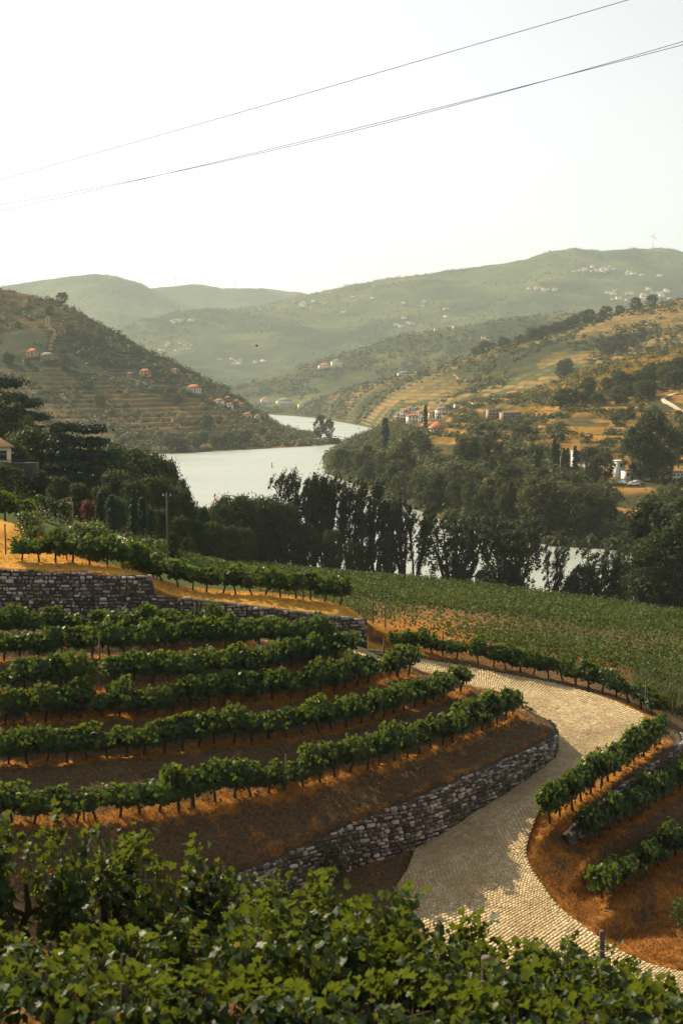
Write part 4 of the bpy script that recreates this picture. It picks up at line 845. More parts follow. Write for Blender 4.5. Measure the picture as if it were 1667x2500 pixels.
# big dark trees at right, beside the white block
for k, (px, py, h, kd) in enumerate(((1560, 1172, 20, 'bank2'), (1590, 1175, 24, 'bank0'), (1620, 1165, 20, 'bank3'), (1475, 1180, 11, 'bank1'), (1450, 1178, 9, 'bank3'), (1655, 1140, 14, 'bank1'))):
    tree(kd, LB.at(px, py), h, '%s large dark tree around the white block across the river' % ordn(k+1), 'large trees around the white block', .8)
# golden hill and right hillside trees
g = []
while len(g) < 42:
    px = tr.uniform(1290, 1667); c = np.interp(px, [1280, 1418, 1524, 1667], [965, 909, 876, 847]); py = c+tr.uniform(48, 120)
    if py > 995 or isclear(px, py) or (px < 1420 and py < c+55): continue
    if px > 1600 and py > 955: continue
    g.append((px, py))
g.sort()
for k, (px, py) in enumerate(g):
    tree('bank%d' % tr.integers(4), LB.at(px, py)-(0, 0, .5), tr.uniform(6, 11), '%s dark tree from the left below the golden terraces' % ordn(k+1), 'dark trees below the golden terraces', tr.uniform(1.0, 1.4))
hl = [(1160, 866), (1172, 862), (1185, 860), (1203, 852), (1228, 848), (1236, 846), (1262, 838), (1272, 836), (1283, 835), (1296, 828), (1305, 826), (1318, 822), (1326, 820), (1345, 814), (1356, 812), (1365, 808), (1378, 803), (1391, 798), (1402, 795), (1425, 786), (1438, 785), (1470, 776), (1478, 775), (1512, 766), (1550, 757), (1590, 748), (1372, 905), (1385, 900), (1378, 915), (1365, 920), (1470, 860), (1490, 850), (1510, 845), (1530, 838), (1550, 832), (1565, 826), (1480, 868), (1500, 862), (1520, 856), (1545, 848), (1462, 852)]
for k, (px, py) in enumerate(hl):
    tree('bank%d' % tr.integers(4), LR.at(px, py+2), tr.uniform(9, 15), '%s dark tree dotting the right hillside, counted along the crest' % ordn(k+1), 'trees on the right hillside', 1.2)
# spit: two tall trees, shore trees
for px, h, lb in ((782, 20, 'taller left tree of the pair on the spit tip'), (803, 17, 'shorter right tree of the pair on the spit tip')):
    p = LH.at(px, 1077); tree('bank%d' % (h % 4), p, h, lb, 'pair of trees on the spit', .62)
sp = [(525, 1090), (545, 1088), (560, 1086), (580, 1085), (597, 1082), (610, 1078), (655, 1078), (672, 1075), (690, 1072), (705, 1072), (720, 1072), (740, 1076), (758, 1080), (775, 1082), (815, 1082), (826, 1084), (480, 1092), (498, 1080), (430, 1095), (450, 1098), (410, 1090), (640, 1060), (660, 1050), (680, 1058), (700, 1060)]
sp.sort()
for k, (px, py) in enumerate(sp):
    p = LH.at(px, py); tree('bank%d' % tr.integers(4), p-(0, 0, .8), tr.uniform(6, 10) if px < 600 else tr.uniform(4, 6) if px < 690 else tr.uniform(2.5, 4), '%s rounded tree from the left along the spit shore' % ordn(k+1), 'trees along the spit shore', 1.3)
lh = []
while len(lh) < 22:
    px = tr.uniform(0, 600); c = np.interp(px, [q[0] for q in L1], [q[1] for q in L1]); py = c+tr.uniform(2, 200)**1.0
    if py > np.interp(px, [0, 420, 600], [930, 1060, 1050]): continue
    lh.append((px, py))
lh.sort()
for k, (px, py) in enumerate(lh):
    tree('bank%d' % tr.integers(4), LH.at(px, py)-(0, 0, .6), tr.uniform(6, 12), '%s scattered tree from the left on the dark terraced hillside' % ordn(k+1), 'scattered trees on the left hillside', 1.25)
for k in list(TP): drop_proto(TP[k])
for p in VP+[POSTP]: drop_proto(p)
# ------------------------------------------------------------------ scrub and far woods: nobody could count them
def scrub(name, lay, n, hsz, mat, seed, label, thr=.5, sc=40, per=9, keepz=2, pyr=None, crestonly=False, cl=None, lsz=.42):
    rng = np.random.default_rng(seed); V = lay.V; nu, nv = V.shape[:2]
    i = rng.integers(0, nu-1, n*6); j = rng.integers(2, nv-1, n*6); p = V[i, j]; ok = p[:, 2] > keepz; f = fbm(p[:, 0]/sc, p[:, 1]/sc, seed+2)
    ok &= f > thr-.15*rng.random(len(f)); px, py = lay.ppx[i, j], lay.ppy[i, j]; ok &= (px > -60) & (px < 1730)
    if cl: 
        for q in np.where(ok)[0]:
            if isclear(px[q], py[q]): ok[q] = False
    p = p[ok][:n]; m = len(p); s = hsz*rng.uniform(.5, 1.5, m); idx = np.repeat(np.arange(m), per)
    off = rng.normal(0, .38, (m*per, 3)); off[:, 2] = np.abs(off[:, 2])*1.1; P_ = p[idx]+off*s[idx][:, None]
    Vv, F = leaves(P_, off+np.array((0, 0, .4))+rng.normal(0, .2, off.shape), s[idx]*lsz*rng.uniform(.7, 1.3, m*per), rng, .8)
    return tag(mk(name, Vv, F, mat, attrs={'v': np.clip(.6*rng.random(m)[idx]+.4*rng.random(m*per), 0, 1)}), label, 'scrub', kind='stuff')
scrub('hillside_scrub', LH, 3200, 3.0, M['scrub'], 61, 'low dark scrub covering the left terraced hillside', .50, 45, keepz=.5, per=16, lsz=.26)
scrub('bank_scrub', LB, 9000, 2.6, M['bank'], 62, 'olive-green scrub and bushes across the right bank', .44, 28, cl=True, keepz=.4, per=18, lsz=.24)
scrub('slope_scrub', LR, 5000, 4.2, M['scrub'], 63, 'dark scrub patches over the right hillside', .53, 70, per=14, lsz=.28)
scrub('hill_woods', LM, 7000, 6, M['scrub'], 64, 'far woods over the middle hill', .56, 120, per=7, lsz=.3)
scrub('ridge_woods', LAY['far_ridge'], 10000, 5.5, M['scrub'], 65, 'hazy woods over the far ridge', .58, 300, per=5, lsz=.34)
scrub('distant_woods', LAY['distant_hill'], 4000, 6, M['scrub'], 66, 'hazy woods over the distant left hill', .52, 260, per=4, lsz=.34)
# undergrowth of the riverside belt and wood
rng = np.random.default_rng(67); ux = rng.uniform(-75, 75, 2600); uy = np.interp(ux, SHX, SHY)-rng.uniform(-1, 13, 2600); uz = ground(ux, uy, False); k = uz > -.2; ux, uy, uz = ux[k], uy[k], uz[k]
wx = rng.uniform(-75, -14, 2600); wy = rng.uniform(140, 270, 2600); wz = ground(wx, wy, False); k = (wy > 150-wx*.2) & (wx < -.27*(wy-100)-2); ux = np.concatenate([ux, wx[k]]); uy = np.concatenate([uy, wy[k]]); uz = np.concatenate([uz, wz[k]])
m = len(ux); idx = np.repeat(np.arange(m), 14); off = rng.normal(0, .6, (m*14, 3)); off[:, 2] = np.abs(off[:, 2])*1.2; P_ = np.stack([ux, uy, uz], -1)[idx]+off*rng.uniform(.6, 1.5, m)[idx][:, None]
V, F = leaves(P_, off+np.array((0, 0, .3)), .3*rng.uniform(.7, 1.3, m*14), rng, .7)
tag(mk('undergrowth', V, F, M['broad'], attrs={'v': rng.random(m*14)}), 'dark undergrowth at the foot of the riverside trees', 'undergrowth', kind='stuff')
# vine rows on the golden terraces
rng = np.random.default_rng(68); sel = (LB.ter > .0) & (LB.ris > .85) & (LB.V[..., 2] > 26); pts = LB.V[sel]; q = LB.ppx[sel]; pts = pts[(q > 1270) & (q < 1700)]
cpy = np.interp(proj(pts)[0], [1280, 1418, 1524, 1667], [962, 906, 874, 845]); pts = pts[proj(pts)[1] < cpy+55]; pts = pts[rng.permutation(len(pts))[:6000]]
m = len(pts); idx = np.repeat(np.arange(m), 4); P_ = pts[idx]+rng.normal(0, .4, (m*4, 3))+(0, 0, .8)
V, F = leaves(P_, rng.normal(0, .5, (m*4, 3))+(0, 0, .8), .45*rng.uniform(.7, 1.3, m*4), rng, .8)
tag(mk('terrace_vine_rows', V, F, M['goldvine'], attrs={'v': rng.random(m*4)}), 'golden autumn vine rows on the terraced hill at right', 'vineyard', kind='stuff')
# reeds right of the bend
rng = np.random.default_rng(69); ry = rng.uniform(72, 90, 900); rx = ry*.265+rng.uniform(-1.5, 6, 900)
M['reed'] = leafmat('reed_leaf', [(0, (.02, .04, .015)), (.6, (.05, .07, .025)), (1, (.13, .12, .05))], .3, (.2, .22, .06), rnd=0)
tag(tufts('reeds', rx, ry, np.full(900, 1.0), 9, M['reed'], rng, .25, .03), 'grey-green reeds and tall grass right of the road bend', 'reeds', kind='stuff')
# ------------------------------------------------------------------ buildings and other things
def house(p, w_, d_, h, rz, wall, roof, label, cat='house', name='house', pitch=.32, wins=(3, 2), flat=False, over=.35, group=None, door=True):
    root = empty(name, p, rz); tag(root, label, cat, group)
    MB().box((0, 0, h/2-1), (w_/2, d_/2, h/2+1)).build('wall', M[wall], root)
    if flat:
        mb = MB().box((0, 0, h+.12), (w_/2+.15, d_/2+.15, .12)); mb.build('roof', M[roof], root)
    else:
        rh = d_*pitch; a, b = w_/2+over, d_/2+over; hip = min(a*.8, b*.9)
        V = [(-a, -b, h), (a, -b, h), (a, b, h), (-a, b, h), (-a+hip, 0, h+rh), (a-hip, 0, h+rh), (-a, -b, h-.15), (a, -b, h-.15), (a, b, h-.15), (-a, b, h-.15)]
        MB().add(V, [(0, 1, 5, 4), (1, 2, 5), (2, 3, 4, 5), (3, 0, 4), (6, 7, 1, 0), (7, 8, 2, 1), (8, 9, 3, 2), (9, 6, 0, 3), (9, 8, 7, 6)]).build('roof', M[roof], root)
        MB().box((w_*.2, d_*.12, h+rh*.75), (.35, .35, .8)).build('chimney', M[wall], root)
    nx_, nz_ = wins
    for k in range(nz_):
        for i in range(nx_):
            x = (i+.5)/nx_*w_-w_/2; z = (k+.55)/nz_*h
            if k == 0 and door and i == nx_//2: MB().box((x, -d_/2-.02, 1.0), (.5, .06, 1.05)).build('door', M['window'], root); continue
            wn = MB().box((x, -d_/2-.01, z), (min(.5, w_/nx_*.28), .06, min(.65, h/nz_*.27))).build('window', M['window'], root)
            MB().box((x, -d_/2-.06, z-min(.65, h/nz_*.27)-.08), (min(.5, w_/nx_*.28)+.12, .1, .06)).build('sill', M['plaster'], wn)
    return root
def far(lay, px, py, wpx, hpx, wall, roof, label, **kw):
    p = LAY[lay].at(px, py); s = p[1]/3000*(.82 if lay == 'left_hillside' else 1); return house(p, wpx*s, kw.pop('d', wpx*s*.7), hpx*s, kw.pop('rz', .2), wall, roof, label, **kw)
far('left_hillside', 473, 955, 44, 11, 'plaster', 'rooftile', 'long white house with red roof on the dark left hillside', wins=(6, 2), rz=.15, d=9)
far('left_hillside', 80, 866, 34, 9, 'ochre', 'rooftile', 'orange-roofed house high on the left hillside', wins=(3, 1), pitch=.35, d=10)
far('left_hillside', 117, 876, 42, 11, 'stonewallfar', 'roofgrey', 'low stone barn right of the orange-roofed hillside house', wins=(4, 1), d=8)
far('left_hillside', 355, 916, 32, 12, 'ochre', 'rooftile', 'ochre house among orange terraces of the left hillside', wins=(3, 2))
far('left_hillside', 318, 916, 18, 7, 'stonewallfar', 'rooftile', 'small stone house left of the ochre hillside house', wins=(2, 1))
far('left_hillside', 427, 908, 18, 7, 'plaster', 'rooftile', 'small house below the tree line of the left hillside', wins=(2, 1))
for k, (px, py, a, b, wl) in enumerate(((512, 978, 16, 6, 'ochre'), (534, 983, 28, 9, 'plaster'), (560, 997, 22, 12, 'plaster'), (577, 985, 22, 7, 'ochre'), (556, 976, 18, 8, 'stonewallfar'), (604, 1021, 24, 12, 'cream'), (629, 1022, 16, 9, 'plaster'), (590, 992, 14, 8, 'cream'))):
    far('left_hillside', px, py, a, b, wl, 'rooftile', '%s red-roofed house from the left in the hillside cluster above the spit' % ordn(k+1), wins=(2, 1), group='houses of the cluster above the spit', rz=.1*k-.3)
for k, (px, py, a, b, wl, rf, lb) in enumerate(((647, 983, 20, 9, 'plaster', 'rooftile', 'white house with red roof at the far river end'), (694, 985, 36, 6, 'plaster', 'roofgrey', 'long low white shed at the far river end'), (741, 995, 26, 9, 'cream', 'roofgrey', 'pale house above the sandy far shore'), (716, 990, 14, 6, 'plaster', 'rooftile', 'tiny white house between shed and pale house'))):
    far('right_hillside' if px > 700 else 'middle_hill', px, py, a, b, wl, rf, lb, wins=(3, 1))
far('middle_hill', 822, 897, 26, 14, 'cream', 'roofgrey', 'large pale building on the shoulder of the middle hill', wins=(4, 2))
far('middle_hill', 792, 899, 28, 7, 'cream', 'rooftile', 'low wing left of the large pale hill building', wins=(4, 1))
far('right_hillside', 985, 843, 28, 5, 'plaster', 'roofgrey', 'long white farm building on the crest of the middle slopes', wins=(4, 1))
far('right_hillside', 1018, 830, 9, 4, 'plaster', 'rooftile', 'tiny white hut right of the long crest farm', wins=(1, 1))
# hamlet on the right bank
ham = [(972, 1022, 14, 15, 'cream'), (986, 1030, 16, 18, 'plaster'), (1000, 1018, 18, 20, 'cream'), (1012, 1024, 16, 17, 'plaster'), (1006, 1034, 22, 12, 'plaster'), (1026, 1026, 18, 13, 'cream'), (1030, 1036, 16, 10, 'plaster'), (1046, 1018, 14, 9, 'ochre'), (1056, 1022, 18, 9, 'cream'), (1078, 1018, 24, 12, 'plaster'), (1070, 1026, 12, 10, 'plaster'), (992, 1006, 12, 10, 'ochre')]
for k, (px, py, a, b, wl) in enumerate(ham):
    far('right_bank', px, py-4, a*1.15, b*1.3, wl, 'rooftile' if k % 3 else 'roofgrey', '%s house from the left in the pale hamlet by the river bend' % ordn(k+1), wins=(3, 3 if b > 13 else 2), group='houses of the river bend hamlet', rz=.15*(k % 5)-.3)
far('right_bank', 1065, 1054, 26, 11, 'plaster', 'rooftile', 'white villa with bright orange hipped roof right of the cypress', wins=(3, 2), pitch=.45, over=.8, d=8)
far('right_bank', 1020, 1068, 12, 14, 'ochre', 'rooftile', 'small brick ruin left of the orange-roofed villa', wins=(2, 2))
far('right_bank', 1117, 997, 18, 11, 'plaster', 'roofgrey', 'white cubic house above the hamlet', wins=(2, 2), flat=True)
far('right_bank', 1163, 983, 22, 3, 'plaster', 'roofgrey', 'low white greenhouse strip above the hamlet', wins=(1, 1), flat=True, door=False)
far('right_bank', 1253, 957, 30, 10, 'cream', 'rooftile', 'red-roofed house on the brow left of the golden terraces', wins=(4, 2), over=.8)
far('right_bank', 1205, 1022, 34, 22, 'stonewallfar', 'stonewallfar', 'left block of the long roofless stone ruin', wins=(4, 3), flat=True, name='ruin', cat='ruin')
far('right_bank', 1245, 1021, 46, 14, 'stonewallfar', 'stonewallfar', 'right block of the long roofless stone ruin', wins=(7, 2), flat=True, name='ruin', cat='ruin')
far('right_bank', 1404, 1142, 17, 40, 'plaster', 'plaster', 'slender white tower behind cypresses across the river', flat=True, wins=(1, 1), name='tower', cat='tower', d=3.2, door=False)
far('right_bank', 1440, 1156, 46, 24, 'cream', 'roofgrey', 'low cream hall right of the slender white tower', flat=True, wins=(4, 1), d=8)
far('right_bank', 1509, 1164, 22, 40, 'plaster', 'plaster', 'tall white block beside the parked cars across the river', flat=True, wins=(1, 2), name='tower', cat='building', d=4, door=False)
far('right_bank', 1530, 1168, 22, 20, 'plaster', 'roofgrey', 'small white annex right of the tall white block', flat=True, wins=(2, 1), d=5)
far('right_bank', 1645, 1175, 54, 24, 'cream', 'roofgrey', 'long flat-roofed building at the right edge across the river', flat=True, wins=(6, 2), d=8)
far('right_bank', 1345, 1150, 14, 14, 'cream', 'roofgrey', 'pale shed left of the slim cypresses', wins=(1, 1), flat=True)
far('right_bank', 1267, 1150, 14, 9, 'plaster', 'roofgrey', 'half-hidden white hut among trees across the river', wins=(1, 1), flat=True)
# far villages: small single-mesh houses
hp = []
for wl, rf in (('plaster', 'rooftile'), ('plaster', 'roofgrey'), ('cream', 'rooftile')):
    mb = MB().box((0, 0, 2), (5, 3.6, 4)); mb.add([(-5.4, -4, 6), (5.4, -4, 6), (5.4, 4, 6), (-5.4, 4, 6), (-5.4, 0, 8), (5.4, 0, 8)], [(0, 1, 5, 4), (2, 3, 4, 5), (1, 2, 5), (3, 0, 4), (3, 2, 1, 0)], 1)
    hp.append(mb.build('village_house', [M[wl], M[rf]]))
hr = np.random.default_rng(81)
def village(lay, name, pts, sc=1.0):
    for k, (px, py) in enumerate(sorted(pts)):
        p = LAY[lay].at(px, py); o = hp[hr.integers(3)].copy(); COL.objects.link(o); o.location = p; o.rotation_euler = (0, 0, hr.uniform(-.5, .5)); s = .72*sc*hr.uniform(.7, 1.4); o.scale = (s*hr.uniform(1, 1.8), s, s*hr.uniform(.8, 1.2))
        tag(o, '%s tiny pale house from the left %s' % (ordn(k+1), name), 'house', 'houses '+name)
def cloud(n, x0, x1, y0, y1, slope=0): return [(x, hr.uniform(y0, y1)+slope*(x-x0)) for x in hr.uniform(x0, x1, n)]
village('far_ridge', 'on the ridge skyline spur at left', cloud(9, 413, 472, 779, 786))
village('far_ridge', 'on the far ridge above the valley haze', cloud(14, 715, 800, 736, 752), 1.2)
village('far_ridge', 'in the hazy valley bottom', cloud(14, 380, 480, 838, 860)+cloud(8, 525, 590, 876, 892)+cloud(5, 620, 655, 880, 886), 1.0)
village('far_ridge', 'high on the far right ridge', cloud(16, 1375, 1500, 648, 662, .02)+cloud(8, 1510, 1640, 655, 675), 1.2)
village('far_ridge', 'in the village on the right ridge flank', cloud(26, 1480, 1640, 705, 735)+cloud(8, 1290, 1360, 704, 714), 1.5)
village('far_ridge', 'scattered across the middle of the far ridge', cloud(10, 840, 1130, 700, 780)+cloud(6, 960, 1020, 790, 800), 1.4)
village('middle_hill', 'on the middle hill', [(1180, 828), (1192, 829), (1065, 806), (1112, 800), (1330, 830)], .8)
for p in hp: bpy.data.objects.remove(p)
# villa at the left edge, its terrace hedge and balustrade
x = XY(-34, 172, 29); vz = gz(x, 172); vil = house((x, 172, vz-.5), 6.5, 7, 5.6, .35, 'cream', 'ochre', 'cream villa at the left edge with terrace above dark hedge', wins=(3, 2), pitch=.28)
vb = MB().box((XY(30, 168, 29), 168, gz(XY(30, 168, 29), 168)+1.6), (3.4, 1.5, 1.7)).build('terrace_wall', M['mortar']); tag(vb, 'dark garden terrace wall right of the cream villa', 'wall')
rl = empty('terrace_railing', (XY(20, 166, 29), 166, gz(XY(20, 166, 29), 166)+2.6)); tag(rl, 'thin dark railing on the villa terrace', 'railing')
MB().box((0, 0, 1.0), (2.6, .04, .04)).build('rail', M['cable'], rl)
for k in range(9): MB().box((-2.5+k*.62, 0, .5), (.03, .03, .5)).build('baluster', M['cable'], rl)
def hedge(px0, px1, Y, h, th, label, seed):
    rng = np.random.default_rng(seed); a = np.array((XY(px0, Y, 28), Y)); b = np.array((XY(px1, Y+1.5, 28), Y+1.5)); L = np.linalg.norm(b-a); n = int(L*h*th*160); t = rng.random(n)
    d = (b-a)/L; q = a+t[:, None]*(b-a)+rng.uniform(-th, th, n)[:, None]*np.array((-d[1], d[0])); z = ground(q[:, 0], q[:, 1], False)+h*rng.random(n)**.6
    V, F = leaves(np.stack([q[:, 0], q[:, 1], z], -1), rng.normal(0, .5, (n, 3))+(0, 0, .6), .14*rng.uniform(.7, 1.3, n), rng, .8)
    tag(mk('hedge', V, F, M['broad'], attrs={'v': .25+.75*rng.random(n)}), label, 'hedge', 'clipped garden hedges')
hedge(-20, 60, 160, 3.4, .8, 'tall dark hedge under the cream villa terrace', 91); hedge(35, 140, 150, 1.0, .6, 'upper clipped hedge strip of the formal garden', 92); hedge(30, 150, 144, .9, .6, 'middle clipped hedge strip of the formal garden', 93); hedge(20, 120, 137, .9, .6, 'lower clipped hedge strip of the formal garden', 94)
hedge(96, 175, 126, 2.6, .7, 'dark ivy hedge below the stone balustrade', 95)
bal = empty('balustrade', (XY(96, 127, 28), 127, 0)); tag(bal, 'pale stone balustrade rising along the garden edge', 'balustrade')
A = W(94, 1256, 127)-np.array(bal.location); B = W(174, 1230, 130)-np.array(bal.location)
MB().tube([A+(0, 0, .05), B+(0, 0, .05)], [.18, .18], 6).build('coping', M['cream'], bal)
for t in np.linspace(0, 1, 9): MB().box(A+(B-A)*t+np.array((0, 0, .35)), (.09, .09, .35)).build('baluster', M['stonewallfar'], bal)
MB().tube([A+(0, 0, .72), B+(0, 0, .72)], [.06, .06], 5).build('rail', M['stonewallfar'], bal)
for t in (0, 1): MB().box(A+(B-A)*t+np.array((0, 0, -1)), (.2, .2, 1.2)).build('pier', M['stonewallfar'], bal)
def strip(name, pts, wd, mat, dz):
    L = crom([(XY(a, b, ZC-b*.125), b, 0) for a, b in pts], 8); tg = np.gradient(L[:, :2], axis=0); tg /= np.linalg.norm(tg, axis=1, keepdims=True); n = np.stack([-tg[:, 1], tg[:, 0]], -1)
    wv = np.interp(np.linspace(0, 1, len(L)), np.linspace(0, 1, len(wd)), wd); cols_ = [L[:, :2]+n*wv[:, None]*k for k in (-1, -.5, 0, .5, 1)]
    V = np.stack([np.concatenate([c, (ground(c[:, 0], c[:, 1])+dz)[:, None]], 1) for c in cols_], 1); i = np.arange(len(L)*5).reshape(-1, 5)
    return tag(mk(name, V, np.stack([i[:-1, :-1], i[1:, :-1], i[1:, 1:], i[:-1, 1:]], -1).reshape(-1, 4), mat), kind='structure')
strip('garden_path', [(225, 102), (262, 108), (300, 114), (318, 122), (305, 132), (282, 142)], [.5, .7, .9, 1.1, 1.1, 1.0], M['path'], .16)
strip('lawn', [(235, 112), (262, 117), (285, 124)], [1.5, 2.5, 1.5], M['lawn'], .10)
# utility poles
def pole(px, Y, top, label, r=.14, arm=True):
    x = XY(px, Y, ZC-Y*.13); z = gz(x, Y); x = XY(px, Y, z); h = ZC-Y*float(rr(top))-z; o = empty('utility_pole', (x, Y, z)); tag(o, label, 'pole')
    MB().tube([(0, 0, -.8), (0, 0, h*.5), (0, 0, h)], [r*1.2, r, r*.8], 8).build('shaft', M['post'], o)
    if arm:
        MB().box((0, 0, h-.35), (.5, .05, .05)).build('crossarm', M['post'], o)
        for s in (-.4, .4): MB().tube([(s, 0, h-.3), (s, 0, h-.12)], [.04, .03], 6).build('insulator', M['plaster'], o)
pole(410, 130, 1203, 'weathered wooden utility pole before the dark riverside wood', .11)
def farpole(px, py, hpx, label, mat='metal'):
    p = LAY['right_bank'].at(px, py); s = p[1]/3000; o = empty('street_lamp', p); tag(o, label, 'lamp post')
    MB().tube([(0, 0, -.5), (0, 0, hpx*s)], [.14, .08], 6).build('shaft', M[mat], o); MB().box((.4, 0, hpx*s), (.5, .12, .08)).build('lamp_head', M[mat], o)
farpole(1366, 1165, 50, 'tall thin lamp post among slim cypresses'); farpole(1191, 1127, 32, 'pale lamp post on the wooded slope across the river')
# cars
def car(px, py, col, rz, label):
    p = LAY['right_bank'].at(px, py); o = empty('parked_car', p+np.array((0, 0, .15)), rz); tag(o, label, 'car', 'cars parked across the river'); mt = M.setdefault('car'+label, NT('car_paint').col(col, .3, .5))
    prof = [(-2.1, .35), (-2.1, .85), (-1.6, .95), (-1.1, 1.42), (.5, 1.45), (1.15, .98), (2.0, .85), (2.1, .4)]
    V = [(x, s*(.82 if z > 1 else .88), z) for s in (-1, 1) for x, z in prof]; n = len(prof); F = [tuple(range(n)), tuple(range(2*n-1, n-1, -1))]+[(i, i+n, (i+1) % n+n, (i+1) % n) for i in range(n)]
    MB().add(V, F).build('body', mt, o)
    MB().add([(x, s*(.885-.06*(z > 1.2)), z) for s in (-1, 1) for x, z in ((-1.2, 1.0), (-.95, 1.36), (.4, 1.38), (.95, 1.02))], [(0, 1, 2, 3), (7, 6, 5, 4)]).build('side_window', M['window'], o)
    for x in (-1.3, 1.3):
        for s in (-1, 1):
            wl = MB().tube([(x, s*.72, .33), (x, s*.93, .33)], [.33, .33], 12).build('wheel', M['black'], o); MB().tube([(x, s*.9, .33), (x, s*.945, .33)], [.18, .16], 10).build('rim', M['metal'], wl)
    for s in (-.6, .6): MB().box((2.08, s, .68), (.05, .16, .08)).build('headlight', M['plaster'], o)
car(1518, 1183, (.75, .75, .74), -1.2, 'white van-like car below the tall white block'); car(1546, 1186, (.8, .8, .8), .15, 'low white car between the block and the trees'); car(1556, 1183, (.45, .38, .3), .4, 'beige car behind the low white car')
# pale road on the golden hill
L = [LAY['right_bank'].at(a, b) for a, b in ((1700, 1006), (1667, 1000), (1640, 990), (1620, 980), (1618, 974), (1630, 968), (1650, 964), (1690, 960))]; L = crom(np.array(L), 6)
tg = np.gradient(L[:, :2], axis=0); tg /= np.linalg.norm(tg, axis=1, keepdims=True); n = np.stack([-tg[:, 1], tg[:, 0]], -1); V = np.concatenate([np.concatenate([L[:, :2]+n*s*1.0, L[:, 2:]+.9], 1) for s in (-1, 1)]+[np.concatenate([L[:, :2]+n*s*1.9, L[:, 2:]-2], 1) for s in (-1, 1)]); m = len(L); i = np.arange(m-1)
tag(mk('hill_road', V, [np.stack([i, i+1, i+1+m, i+m], -1), np.stack([i, i+1, i+1+2*m, i+2*m], -1), np.stack([i+m, i+1+m, i+1+3*m, i+3*m], -1)], M['path']), kind='structure')
def track(lay, pts, wd, name):
    L = crom(np.array([LAY[lay].at(a, b) for a, b in pts]), 6); tg = np.gradient(L[:, :2], axis=0); tg /= np.maximum(np.linalg.norm(tg, axis=1, keepdims=True), 1e-6); n = np.stack([-tg[:, 1], tg[:, 0]], -1)
    V = np.concatenate([np.concatenate([L[:, :2]+n*s*wd, L[:, 2:]+h], 1) for s, h in ((-1, .7), (1, .7), (-1.6, -2), (1.6, -2))]); m = len(L); i = np.arange(m-1)
    tag(mk(name, V, [np.stack([i, i+1, i+1+m, i+m], -1), np.stack([i, i+1, i+1+2*m, i+2*m], -1), np.stack([i+m, i+1+m, i+1+3*m, i+3*m], -1)], M['trackearth']), kind='structure')
M['trackearth'] = simple('track_earth', (.30, .19, .085), .95, .05, .3, .2)
track('left_hillside', [(434, 1003), (428, 1018), (432, 1032), (437, 1047)], 2.0, 'hillside_track'); track('left_hillside', [(117, 772), (121, 795), (134, 812), (126, 830), (122, 855)], 1.5, 'hillside_track'); track('left_hillside', [(158, 948), (150, 962), (164, 980)], 1.8, 'hillside_track')
track('right_hillside', [(1082, 915), (1105, 905), (1125, 920), (1142, 929)], 1.8, 'hillside_track'); track('right_hillside', [(985, 912), (1010, 922), (1032, 930)], 2.2, 'hillside_track')
# wind turbines
def turbine(lay, px, py, hpx, label, rot):
    p = LAY[lay].at(px, py); s = p[1]/3000; h = hpx*s; o = empty('wind_turbine', p-np.array((0, 0, 4))); tag(o, label, 'wind turbine', 'wind turbines on the ridges')
    MB().tube([(0, 0, 0), (0, 0, h*.5), (0, 0, h+4)], [h*.035, h*.03, h*.02], 8).build('tower', M['turbine'], o); MB().box((0, .5, h+5), (h*.025, h*.07, h*.03)).build('nacelle', M['turbine'], o)
    for k in range(3):
        a = rot+k*2*pi/3; d_ = np.array((sin(a), 0, cos(a))); e = np.array((cos(a), 0, -sin(a))); c = np.array((0, -h*.08, h+5)); L_ = h*.62
        MB().add([c-e*h*.018, c+d_*L_*.3-e*h*.03, c+d_*L_, c+d_*L_*.3+e*h*.022, c+e*h*.018, c+d_*L_*.2+np.array((0, -h*.015, 0))], [(0, 1, 5), (1, 2, 5), (2, 3, 5), (3, 4, 5), (4, 0, 5), (4, 3, 2, 1, 0)]).build('blade', M['turbine'], o)
turbine('far_ridge', 1592, 600, 30, 'large three-bladed wind turbine on the right ridge crest', .3)
for px, py, h, lb, r in ((430, 694, 20, 'leftmost faint wind turbine on the horizon hill', .5), (495, 691, 20, 'middle faint wind turbine on the horizon hill', 0.), (574, 700, 20, 'rightmost faint wind turbine on the horizon hill', .9)): turbine('horizon_hill', px, py, h, lb, r)
# channel markers
def buoy(px, py, h, label):
    Y = ZC/float(rr(py)); o = empty('channel_marker', (XY(px, Y, 0), Y, 0)); tag(o, label, 'buoy', 'red channel markers')
    MB().tube([(0, 0, -.4), (0, 0, .1), (0, 0, .5)], [.7, .75, .5], 10).build('float', M['red'], o); MB().tube([(0, 0, .5), (0, 0, h*.7)], [.28, .16], 8).build('mast', M['red'], o); MB().tube([(0, 0, h*.7), (0, 0, h)], [.38, .38], 8).build('topmark', M['red'], o)
buoy(664, 1141, 2.4, 'farther small red channel marker floating on the river'); buoy(525, 1222, 2.6, 'nearer red channel marker showing above the riverside trees')
# planks at the wall end
for k, (dx, dy, rz, l) in enumerate(((0.15, -.3, .2, .75), (.35, -.45, -.15, .9), (.1, -.15, .5, .6))):
    x = e2[0]+.45+dx; y = e2[1]-.4+dy; o = MB().box((0, 0, 0), (l, .10, .025)).build('plank', M['post']); o.location = (x, y, gz(x, y)+.22+.07*k); o.rotation_euler = (0, .08*k, rz)
    tag(o, ('bottom', 'topmost', 'middle')[k]+' plank of the small pile at the wall end', 'plank', 'planks at the wall end')
